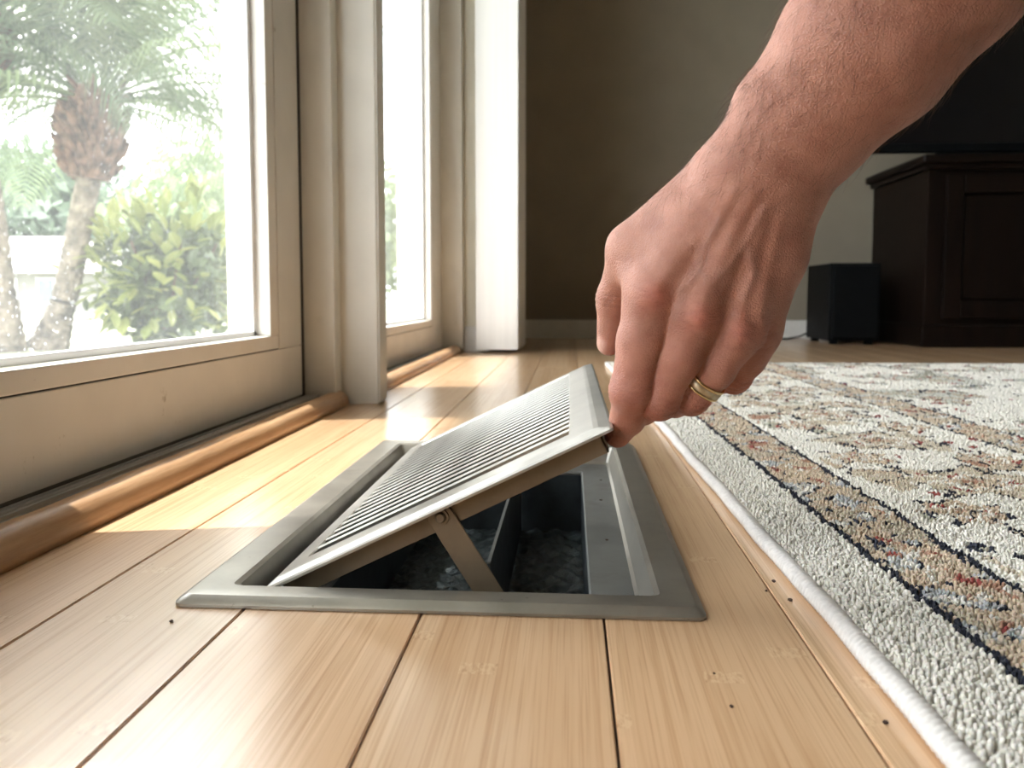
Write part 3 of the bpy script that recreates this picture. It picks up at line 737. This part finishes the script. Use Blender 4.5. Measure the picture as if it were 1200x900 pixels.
def armd(p):
    d = None
    for a, b in zip(ARM, ARM[1:]):
        a_, b_ = np.array(a[:3]), np.array(b[:3]); ba = b_ - a_; L = np.linalg.norm(ba); u = ba / L
        side = np.cross(u, (0, 1, 0)); side /= np.linalg.norm(side); nn = np.cross(u, side)
        t = np.clip(((p - a_) @ ba) / (ba @ ba), 0, 1); o_ = p - a_ - t[:, None] * ba
        w_ = a[3] + (b[3] - a[3]) * t; e = a[4] + (b[4] - a[4]) * t
        k = np.sqrt(((o_ @ side) / w_) ** 2 + ((o_ @ nn) / e) ** 2 + ((o_ @ u) / e) ** 2)
        q_ = (k - 1) * np.minimum(w_, e); d = q_ if d is None else smin(d, q_, .006)
    return d
def hand_sdf(p):
    palm = None
    for ch in META:
        for a, b in zip(ch, ch[1:]):
            q_ = cap(p, a, b); palm = q_ if palm is None else smin(palm, q_, .008)
    th = None; ch = FING['thumb']
    for a, b in zip(ch, ch[1:]):
        q_ = cap(p, a, b); th = q_ if th is None else smin(th, q_, .005)
    palm = smin(palm, armd(p), .016)
    # web between thumb and palm
    body = smin(palm, cap(p, ch[0], ch[1]), .014)
    res = smin(body, th, .007)
    for nm in ('index', 'middle', 'ring', 'pinky'):
        ch = FING[nm]; f_ = None
        for a, b in zip(ch, ch[1:]):
            q_ = cap(p, a, b); f_ = q_ if f_ is None else smin(f_, q_, .004)
        # slightly swollen middle joint
        j = ch[2]; f_ = smin(f_, np.linalg.norm(p - np.array(j[:3]) - np.array((0, -.0012, 0)), axis=1) - j[3] * .99, .004)
        res = np.minimum(res, smin(body, f_, .0065))
    v, tn, kn, va = relief(p)
    res = res - .0009 * v - .0009 * tn - .0020 * kn + .0010 * va + .0008 * creases(p)
    return res

def sparse_surface(sdf, lo, hi, h):
    """surface nets on a sparse fine grid"""
    lo = np.array(lo); n = np.ceil((np.array(hi) - lo) / h).astype(int) + 1; S = 6
    nc = n // S + 2
    gi = np.stack(np.meshgrid(*[np.arange(k) for k in nc], indexing='ij'), -1).reshape(-1, 3)
    dc = sdf(lo + gi * (h * S)).reshape(nc)
    full = np.where(np.repeat(np.repeat(np.repeat(dc > 0, S, 0), S, 1), S, 2), 1., -1.).astype(np.float32)
    act = np.abs(dc) < h * S * 1.9
    am = np.repeat(np.repeat(np.repeat(act, S, 0), S, 1), S, 2)
    # a coarse sample stands for the block starting at it; widen by one block on every side
    w_ = act.copy()
    for ax in range(3):
        w_ |= np.roll(w_, 1, ax) | np.roll(w_, -1, ax)
    near = np.abs(dc) < h * S * 2.6
    w_ &= near
    am = np.repeat(np.repeat(np.repeat(w_, S, 0), S, 1), S, 2)
    idx = np.argwhere(am)
    out = np.empty(len(idx), np.float32)
    for i in range(0, len(idx), 200000): out[i:i + 200000] = sdf(lo + idx[i:i + 200000] * h)
    full[am] = out
    s = full < 0
    c8 = [s[i:s.shape[0] - 1 + i, j:s.shape[1] - 1 + j, k:s.shape[2] - 1 + k] for i in (0, 1) for j in (0, 1) for k in (0, 1)]
    cnt = np.zeros(c8[0].shape, np.uint8)
    for c_ in c8: cnt += c_
    mixed = (cnt > 0) & (cnt < 8); cells = np.argwhere(mixed)
    vid = np.full(mixed.shape, -1, np.int32); vid[mixed] = np.arange(len(cells))
    pos = np.zeros((len(cells), 3)); num = np.zeros(len(cells))
    off = [(i, j, k) for i in (0, 1) for j in (0, 1) for k in (0, 1)]
    val = [full[cells[:, 0] + o_[0], cells[:, 1] + o_[1], cells[:, 2] + o_[2]] for o_ in off]
    for a in range(8):
        for b in range(a + 1, 8):
            if sum(abs(off[a][q_] - off[b][q_]) for q_ in range(3)) != 1: continue
            m_ = (val[a] < 0) != (val[b] < 0); t = np.where(m_, val[a] / np.where(m_, val[a] - val[b], 1), 0)
            pos += m_[:, None] * (np.array(off[a]) + t[:, None] * (np.array(off[b]) - np.array(off[a]))); num += m_
    V = lo + (cells + pos / num[:, None]) * h
    quads = []
    for ax in range(3):
        o1, o2 = [q_ for q_ in range(3) if q_ != ax]
        sl = [slice(1, None)] * 3; sl[ax] = slice(0, -1)
        A_ = s[tuple(slice(1, -1) if q_ != ax else slice(0, -1) for q_ in range(3))]; B_ = s[tuple(slice(1, -1) if q_ != ax else slice(1, None) for q_ in range(3))]
        e = np.argwhere(A_ != B_)
        flip = A_[e[:, 0], e[:, 1], e[:, 2]]
        base = e.copy(); base[:, o1] += 1; base[:, o2] += 1
        def at(d1_, d2_):
            q_ = base.copy(); q_[:, o1] += d1_; q_[:, o2] += d2_; return vid[q_[:, 0], q_[:, 1], q_[:, 2]]
        qd = np.stack([at(-1, -1), at(0, -1), at(0, 0), at(-1, 0)], 1)
        fl = flip if ax != 1 else ~flip
        qd[~fl] = qd[~fl][:, ::-1]; quads.append(qd)
    Q = np.concatenate(quads)
    # pull vertices onto the surface
    for _ in range(2):
        e = 2e-4; d = sdf(V); gr = np.stack([sdf(V + np.eye(3)[q_] * e) - d for q_ in range(3)], 1) / e
        V = V - gr * np.clip(d / np.maximum((gr ** 2).sum(1), .2), -h * .5, h * .5)[:, None]
    return V, Q
HV, HQ = sparse_surface(hand_sdf, (.005, .36, .074), (.30, .515, .475), .00125)
me = bpy.data.meshes.new('person'); nq = len(HQ)
me.vertices.add(len(HV)); me.vertices.foreach_set('co', HV.reshape(-1).astype(np.float32))
me.loops.add(nq * 4); me.loops.foreach_set('vertex_index', HQ.reshape(-1).astype(np.int32))
me.polygons.add(nq); me.polygons.foreach_set('loop_start', np.arange(0, nq * 4, 4, dtype=np.int32)); me.update(calc_edges=True); me.validate()
def fattr(nm, val): a = me.attributes.new(nm, 'FLOAT', 'POINT'); a.data.foreach_set('value', val.astype(np.float32))
v_, tn_, kn_, va_ = relief(HV); cr_ = creases(HV)
fl_ = kn_.copy()
for nm in ('index', 'middle', 'ring', 'pinky'):
    for j, r_, s in ((2, .016, .8), (4, .012, .7), (1, .016, .3)):
        fl_ = np.maximum(fl_, s * np.exp(-(np.linalg.norm(HV - np.array(FING[nm][j][:3]), axis=1) / r_) ** 2))
fattr('flush', np.clip(fl_, 0, 1)); fattr('crease', cr_); fattr('vein', v_)
wr = np.zeros(len(HV))
for nm in ('index', 'middle', 'ring', 'pinky'): wr = np.maximum(wr, np.exp(-(np.linalg.norm(HV - np.array(FING[nm][2][:3]), axis=1) / .012) ** 2))
wr = np.maximum(wr, np.exp(-(np.linalg.norm(HV - np.array((.098, .43, .23)), axis=1) / .022) ** 2)); fattr('wrinkle', np.maximum(wr, kn_))
tp = np.array(FING['thumb'][3][:3])
nd_ = HV - (tp + np.array((-.0055, -.0040, -.001))); fattr('nail', np.clip(1.6 * (1.2 - np.sqrt((nd_[:, 2] / .0062) ** 2 + (np.hypot(nd_[:, 0], nd_[:, 1]) / .0046) ** 2)), 0, 1))
person = link('person', me, M['skin'], None, True)
tag(person, 'bare left forearm and hand reaching down to lift the vent lid', 'person')

# fine hairs on forearm and wrist
nrm = np.zeros_like(HV); fcs = HQ
fn = np.cross(HV[fcs[:, 2]] - HV[fcs[:, 0]], HV[fcs[:, 3]] - HV[fcs[:, 1]])
for k in range(4): np.add.at(nrm, fcs[:, k], fn)
nrm /= np.linalg.norm(nrm, axis=1)[:, None] + 1e-12
if ((HV - np.array((.15, .44, .29))) * nrm)[np.linalg.norm(HV - np.array((.15, .44, .29)), axis=1) < .06].sum() < 0:
    nrm = -nrm; me.flip_normals()
axis = np.array((-.58, .03, -.81)); axis /= np.linalg.norm(axis)
prob = np.clip((HV[:, 2] - .205) / .06, 0, 1) * (HV[:, 2] < .40) * (HV[:, 1] < .475) * (.35 + .65 * (vnoise(HV[:, 0] * 120, HV[:, 2] * 120, 31) > .45))
prob = prob * (1 + 2.2 * np.clip(-nrm[:, 0], 0, 1))
pick = rng.choice(len(HV), 2500, replace=False, p=prob / prob.sum())
hv, hf = [], []
for i in pick:
    p0 = HV[i]; n_ = nrm[i]; L = rng.uniform(.006, .016); d = axis - n_ * (axis @ n_); d /= np.linalg.norm(d)
    sd = np.cross(n_, d); d = d + sd * rng.normal(.15, .4); cur = rng.normal(0, .35); r0 = 8e-5; b0 = len(hv)
    for q_, f_ in enumerate((0, .35, .7, 1)):
        c_ = p0 - n_ * .0002 + d * L * f_ + n_ * L * (.45 * f_ - .28 * f_ * f_) + sd * L * cur * f_ * f_
        for k in range(3):
            a = 2.094 * k; hv.append(c_ + (sd * math.cos(a) + n_ * math.sin(a)) * r0 * (1 - .75 * f_))
    for q_ in range(3):
        for k in range(3): hf.append((b0 + q_ * 3 + k, b0 + q_ * 3 + (k + 1) % 3, b0 + q_ * 3 + 3 + (k + 1) % 3, b0 + q_ * 3 + 3 + k))
hm = bpy.data.meshes.new('arm_hair'); hm.from_pydata([tuple(x) for x in hv], [], hf)
ho = link('arm_hair', hm, M['hair'], person); ho['kind'] = 'stuff'

# wedding band
ra, rb = np.array(FING['ring'][1][:3]), np.array(FING['ring'][2][:3]); rc = ra + (rb - ra) * .50; rax = (rb - ra) / np.linalg.norm(rb - ra)
wr_ = thing('wedding_ring', 'gold two-tone wedding band on the ring finger', 'ring', tuple(rc))
def band(name, off, half, rin, rout, mat):
    bm = bmesh.new(); a = Vector(rax); s = a.cross(Vector((0, 1, 0))).normalized(); n_ = a.cross(s); N = 64
    prof = [(-half, rin), (-half, rout - .0003), (-half + .0004, rout), (0, rout + .0001), (half - .0004, rout), (half, rout - .0003), (half, rin)]
    L = [[bm.verts.new(Vector(rc) + a * (off + z) + (s * math.cos(2 * math.pi * k / N) + n_ * math.sin(2 * math.pi * k / N)) * r_) for z, r_ in prof] for k in range(N)]
    for k in range(N):
        for j in range(len(prof)): bm.faces.new((L[k][j], L[(k + 1) % N][j], L[(k + 1) % N][(j + 1) % 7], L[k][(j + 1) % 7]))
    bmesh.ops.recalc_face_normals(bm, faces=bm.faces); return link(name, bm_mesh(name, bm), mat, wr_, True)
band('band', 0, .0020, .0101, .0121, M['silver']); band('rim', -.0027, .0008, .0101, .0123, M['gold']); band('rim', .0027, .0008, .0101, .0123, M['gold'])

# ------------------------------------------------------------------ far right: cabinet, television, speaker
cab = thing('media_cabinet', 'dark espresso wooden media cabinet against the back wall', 'cabinet', (1.7, 3.02, 0))
CX0, CX1, CYF, CYB = 1.17, 2.36, 2.80, 3.30
box('body', (CX0, CX1, CYF + .012, CYB, .05, .585), M['black_wood'], cab, .004)
box('plinth', (CX0 - .012, CX1 + .012, CYF - .004, CYB, .0, .075), M['black_wood'], cab, .008)
bm = bmesh.new(); add_box(bm, CX0 - .03, CX1 + .03, CYF - .025, CYB + .01, .600, .628, .010, 3); add_box(bm, CX0 - .014, CX1 + .014, CYF - .010, CYB, .582, .602, .005)
link('top', bm_mesh('top', bm), M['black_wood'], cab)
for i in range(3):
    x0 = CX0 + .055 + i * .385; x1 = x0 + .355
    dr = boxes('door', [(x0, x0 + .055, CYF - .006, CYF + .012, .095, .565), (x1 - .055, x1, CYF - .006, CYF + .012, .095, .565),
                        (x0 + .055, x1 - .055, CYF - .006, CYF + .012, .095, .155), (x0 + .055, x1 - .055, CYF - .006, CYF + .012, .505, .565)], M['black_wood'], cab, .003)
    box('panel', (x0 + .06, x1 - .06, CYF + .001, CYF + .010, .16, .50), M['black_wood'], dr, .004)
    bm = bmesh.new(); bmesh.ops.create_uvsphere(bm, u_segments=12, v_segments=8, radius=.011)
    bmesh.ops.transform(bm, matrix=Matrix.Translation((x1 - .027, CYF - .018, .33)), verts=bm.verts); link('knob', bm_mesh('knob', bm), M['black_plastic'], dr, True)
tv = thing('television', 'black television standing on the dark cabinet', 'television', (1.68, 2.98, .628))
box('back_shell', (1.05, 2.32, 2.93, 3.0, .668, 1.43), M['black_plastic'], tv, .01)
boxes('bezel', [(1.02, 2.35, 2.90, 2.93, .655, .685), (1.02, 2.35, 2.90, 2.93, 1.40, 1.44), (1.02, 1.05, 2.90, 2.93, .655, 1.44), (2.32, 2.35, 2.90, 2.93, .655, 1.44)], M['black_plastic'], tv, .004)
box('screen', (1.048, 2.322, 2.908, 2.929, .683, 1.402), M['screen'], tv)
box('stand', (1.20, 2.17, 2.83, 3.12, .6282, .640), M['black_plastic'], tv, .004); box('neck', (1.6, 1.77, 2.93, 2.98, .639, .672), M['black_plastic'], tv)
sp = thing('subwoofer', 'black box speaker on the floor beside the cabinet', 'speaker', (.99, 3.06, 0))
box('cabinet_box', (.905, 1.078, 2.945, 3.22, .012, .285), M['black_plastic'], sp, .004)
box('grille', (.912, 1.071, 2.930, 2.9455, .022, .276), M['black_plastic'], sp, .004)
for x in (.93, 1.05):
    for y in (2.97, 3.19): box('foot', (x - .012, x + .012, y - .012, y + .012, 0, .013), M['black_plastic'], sp)
bm = bmesh.new(); tube(bm, [(.93, 3.27, .03), (.90, 3.285, .012), (.85, 3.27, .004), (.78, 3.25, .004), (.70, 3.27, .004), (.60, 3.30, .004), (.45, 3.31, .004)], .0035, 8)
tag(link('power_cable', bm_mesh('power_cable', bm), M['black_plastic'], None, True), 'thin black cable trailing along the baseboard from the speaker', 'cable')

# crumbs on the floor
for i, (x, y, s) in enumerate([(-.2039, .3977, .0011), (.1200, .4800, .0013), (.1215, .4500, .0014), (.1242, .3200, .0012), (.0664, .3287, .0009), (.0646, .3582, .0007), (.1120, .4642, .0008)]):
    bm = bmesh.new(); bmesh.ops.create_icosphere(bm, subdivisions=2, radius=s)
    for q in bm.verts: q.co = q.co * random.uniform(.75, 1.2); q.co.z *= .6
    for q in bm.verts: q.co += Vector((x, y, s * .55))
    o = link('crumb', bm_mesh('crumb', bm), M['crumb'])
    tag(o, ['tiny dark crumb on the floor in front of the vent, near its left corner', 'tiny dark crumb by the rug edge, right of the vent corner, farthest of the pair',
            'larger dark crumb against the rug edge, right of the vent corner', 'tiny dark crumb by the rug edge at the bottom of the picture',
            'tiny dark crumb in the middle of the board right of the vent, nearer one', 'faint dark crumb in the middle of the board right of the vent, farther one',
            'faint speck in the board joint right of the vent corner'][i], 'crumb', 'crumbs on the bamboo floor')

# ------------------------------------------------------------------ garden
GZ = -.15
struct(boxes('underfloor_block', [(-.52, 3.3, -2.3, 3.5, -.30, -.25), (-.52, -.42, -2.3, 3.5, -.25, -.03), (3.2, 3.3, -2.3, 3.5, -.25, -.03),
                            (-.42, 3.2, -2.3, -2.2, -.25, -.03), (-.42, 3.2, 3.4, 3.5, -.25, -.03)], M['subfloor']), 'unseen dark casing added under the floor to block daylight')  # unseen casing, added to stop daylight leaking into the duct from below
struct(box('ground_lawn', (-60, -2.2, -30, 60, GZ - .2, GZ), M['lawn']), 'sunlit green lawn outside')
struct(box('ground_patio', (-2.2, -.52, -8, 9, GZ - .2, GZ + .02), M['paving']), 'pale patio paving outside the doors')
struct(box('ground_path', (-16, -5.0, 8.4, 9.6, GZ - .1, GZ + .012), M['paving']), 'pale path across the lawn')

def palm(base, top, r0, nf, label, boot_h=.52, frond_len=1.15):
    base, top = Vector(base), Vector(top)
    t = thing('palm_tree', label, 'palm', tuple(base), 'palms in the garden')
    bm = bmesh.new(); pts, rad = [], []
    N = 46
    for i in range(N + 1):
        f = i / N; p = base.lerp(top, f); p.x += .05 * math.sin(f * 3) * (1 - f); pts.append(p); rad.append(r0 * (1.35 - .5 * min(1, f * 4)) * (1 + .07 * (i % 2)) * (1 - .1 * f))
    tube(bm, pts, rad, 14); link('trunk', bm_mesh('trunk', bm), M['bark'], t)
    bt = top + Vector((.06, 0, boot_h))
    bm = bmesh.new(); pts, rad = [], []
    for i in range(13):
        f = i / 12; pts.append(top.lerp(bt, f)); rad.append(.085 + .075 * math.sin(math.pi * min(1, f * .75 + .12)) ** .8)
    tube(bm, pts, rad, 16)
    for k in range(150):                                # cut leaf bases
        f = random.random(); a = random.uniform(0, 6.28); c = top.lerp(bt, f); rr = .085 + .075 * math.sin(math.pi * min(1, f * .75 + .12)) ** .8
        o = c + Vector((math.cos(a), math.sin(a), 0)) * rr * .95; d = Vector((math.cos(a), math.sin(a), 1.0))
        tube(bm, [o, o + d * .035, o + d * .06], [.022, .018, .006], 5)
    link('crown_boot', bm_mesh('crown_boot', bm), M['boot'], t)
    for k in range(nf):
        az = k * 2.399 + random.uniform(-.2, .2); el = R(84 - 88 * (k / nf) + random.uniform(-8, 8)); L = frond_len * random.uniform(.85, 1.15)
        if el < R(52) and math.cos(az - R(-59)) > .82: el = R(random.uniform(56, 76))   # none hangs over the boot
        bm = bmesh.new(); n = 22; p = bt + Vector((math.cos(az), math.sin(az), 0)) * .05 - Vector((0, 0, .08)); path = []; e = el
        for i in range(n + 1):
            path.append(p.copy()); p = p + Vector((math.cos(az) * math.cos(e), math.sin(az) * math.cos(e), math.sin(e))) * (L / n); e -= R(3.0 + 2.6 * i / n)
        tube(bm, path, [.011 * (1 - .85 * i / n) for i in range(n + 1)], 5)
        side = Vector((-math.sin(az), math.cos(az), 0))
        for i in range(3, n):
            for sgn in (-1, 1):
                for sub_ in (0, .5):
                    f = (i + sub_) / n; b0 = path[i].lerp(path[i + 1], sub_); d0 = (path[i + 1] - path[i]).normalized()
                    ll = .42 * math.sin(math.pi * min(1, f * .9 + .12)) ** .7 * random.uniform(.85, 1.1)
                    d = (side * sgn * .85 + d0 * .55 + Vector((0, 0, .12))).normalized(); dn = Vector((0, 0, -1))
                    m1 = b0 + d * ll * .5 + dn * ll * .06; e1 = b0 + d * ll + dn * ll * random.uniform(.3, .75); wv = d0 * .010
                    vv = [bm.verts.new(x) for x in (b0 - wv * .6, b0 + wv * .6, m1 + wv, e1, m1 - wv)]
                    bm.faces.new((vv[0], vv[1], vv[2], vv[4])); bm.faces.new((vv[4], vv[2], vv[3]))
        link('frond', bm_mesh('frond', bm), M['frond'], t)
palm((-3.13, 4.70, GZ), (-2.83, 4.70,   .86), .085, 48, 'leaning palm with shaggy brown crown seen through the near door', .52, 1.7)
palm((-3.27, 4.50, GZ), (-3.42, 4.55, 1.3), .095, 22, 'second palm trunk at the left edge of the near door glass', .5, 1.2)

def leaf_me(name, L, W, mat):
    me = bpy.data.meshes.new(name)
    v = [(0, 0, 0), (W * .38, L * .3, .006), (W * .5, L * .55, .004), (W * .3, L * .82, -.004), (0, L, -.016), (-W * .3, L * .82, -.004), (-W * .5, L * .55, .004), (-W * .38, L * .3, .006), (0, L * .3, -.004), (0, L * .55, -.006), (0, L * .82, -.010)]
    me.from_pydata(v, [], [(0, 1, 8), (1, 2, 9, 8), (2, 3, 10, 9), (3, 4, 10), (0, 8, 7), (8, 9, 6, 7), (9, 10, 5, 6), (10, 4, 5)]); me.materials.append(mat); return me
bush = thing('garden_bush', 'bright yellow green leafy bush right of the palm', 'bush', (-2.56, 5.05, GZ))
lm = leaf_me('leaf', .15, .062, M['bushleaf'])
def blob_foliage(name, c, rad, n, size, mat, parent, seed):
    """many loose leaves as one mass"""
    r_ = np.random.default_rng(seed); d = r_.normal(size=(n, 3)); d /= np.linalg.norm(d, axis=1)[:, None]
    lump = 1 + .28 * np.sin(d[:, 0] * 5 + seed) * np.cos(d[:, 2] * 6 + seed * 2) + .15 * np.sin(d[:, 1] * 9)
    p = np.array(c) + d * np.array(rad) * (r_.random(n) ** .35 * lump)[:, None]
    a = r_.normal(size=(n, 3)); a /= np.linalg.norm(a, axis=1)[:, None]; b = np.cross(a, r_.normal(size=(n, 3))); b /= np.linalg.norm(b, axis=1)[:, None]
    s = size * r_.uniform(.6, 1.3, n)[:, None]
    v = np.stack([p - a * s, p + b * s * .45, p + a * s, p - b * s * .45], 1).reshape(-1, 3)
    v[:, 2] = np.maximum(v[:, 2], GZ + .01)
    f = np.arange(n * 4).reshape(-1, 4)
    me = bpy.data.meshes.new(name); me.from_pydata(v.tolist(), [], f.tolist()); o = link(name, me, mat, parent); o['kind'] = 'stuff'; return o
blob_foliage('inner_foliage', (-2.55, 5.10, .27), (.42, .38, .40), 2600, .05, M['bushshade'], bush, 3)
bm = bmesh.new()
for k in range(7):
    a = k * .9; tube(bm, [(-2.55, 5.05, GZ), (-2.55 + .12 * math.cos(a), 5.05 + .12 * math.sin(a), .15), (-2.55 + .33 * math.cos(a), 5.05 + .3 * math.sin(a), .5)], [.014, .011, .006], 6)
link('stems', bm_mesh('stems', bm), M['boot'], bush)
for k in range(290):
    d = Vector((random.gauss(0, 1), random.gauss(-.55, 1), random.gauss(.15, 1))).normalized()
    lump = 1 + .16 * math.sin(d.x * 6) * math.cos(d.z * 7)
    o = bpy.data.objects.new('leaf', lm); COL.objects.link(o)
    o.location = Vector((-2.55, 5.08, .30)) + Vector((d.x * .50, d.y * .42, d.z * .46)) * lump * random.uniform(.85, 1.05)
    o.location.z = max(o.location.z, GZ + .06)
    q = (d + Vector((random.gauss(0, .5), random.gauss(0, .5), random.gauss(.35, .5)))).to_track_quat('Y', 'Z')
    o.rotation_euler = q.to_euler(); s = random.uniform(.75, 1.2); o.scale = (s, s, s); adopt(o, bush)

def tree(c, rad, h, n, size, mat, label, seed):
    t = thing('background_tree', label, 'tree', (c[0], c[1], GZ), 'trees behind the garden')
    bm = bmesh.new(); tube(bm, [(c[0], c[1], GZ), (c[0] + .1, c[1], h * .5), (c[0], c[1], h)], [.16, .12, .06], 8); link('trunk', bm_mesh('trunk', bm), M['bark'], t)
    blob_foliage('foliage', (c[0], c[1], h), rad, n, size, mat, t, seed)
tree((-5.9, 13.6, 0), (1.7, 1.3, 1.3), 1.35, 4200, .13, M['treeleaf2'], 'pale green tree behind the yellow bush', 6)
tree((-4.6, 10.5, 0), (.8, .7, .8), .8, 2600, .12, M['treeleaf2'], 'low pale shrub tree at the glass edge behind the bush', 7)
tree((-16.5, 24, 0), (4, 2.5, 2.3), 2.6, 5200, .24, M['treeleaf'], 'tall distant tree behind the white house', 8)
tree((-7.6, 24.5, 0), (2.6, 2.0, 1.9), 1.6, 4200, .2, M['treeleaf2'], 'distant tree right of the white house', 9)
tree((-3.2, 17.5, 0), (1.7, 1.3, 1.5), 1.4, 3000, .14, M['treeleaf2'], 'pale green tree seen through the far glass door', 12)

hs = thing('neighbour_house', 'low white roofed house across the lawn', 'house', (-12.6, 17.2, GZ))
box('wall', (-16.5, -9.8, 16.4, 20, GZ, .75), M['stucco'], hs)
bm = bmesh.new()
v = [bm.verts.new(p) for p in ((-17, 15.9, .66), (-9.3, 15.9, .66), (-9.3, 20.5, .66), (-17, 20.5, .66), (-15.2, 18.2, 1.55), (-11.4, 18.2, 1.55))]
for f in ((0, 1, 5, 4), (1, 2, 5), (2, 3, 4, 5), (3, 0, 4), (3, 2, 1, 0)): bm.faces.new([v[i] for i in f])
link('roof', bm_mesh('roof', bm), M['roof'], hs)
for x in (-15.2, -13.4, -11.9, -10.7):
    wf = box('window', (x - .38, x + .38, 16.36, 16.42, .02, .56), M['white_bead'], hs, .01)
    for s in (-.18, .18): box('pane', (x + s - .155, x + s + .155, 16.345, 16.37, .06, .52), M['wnd'], wf)
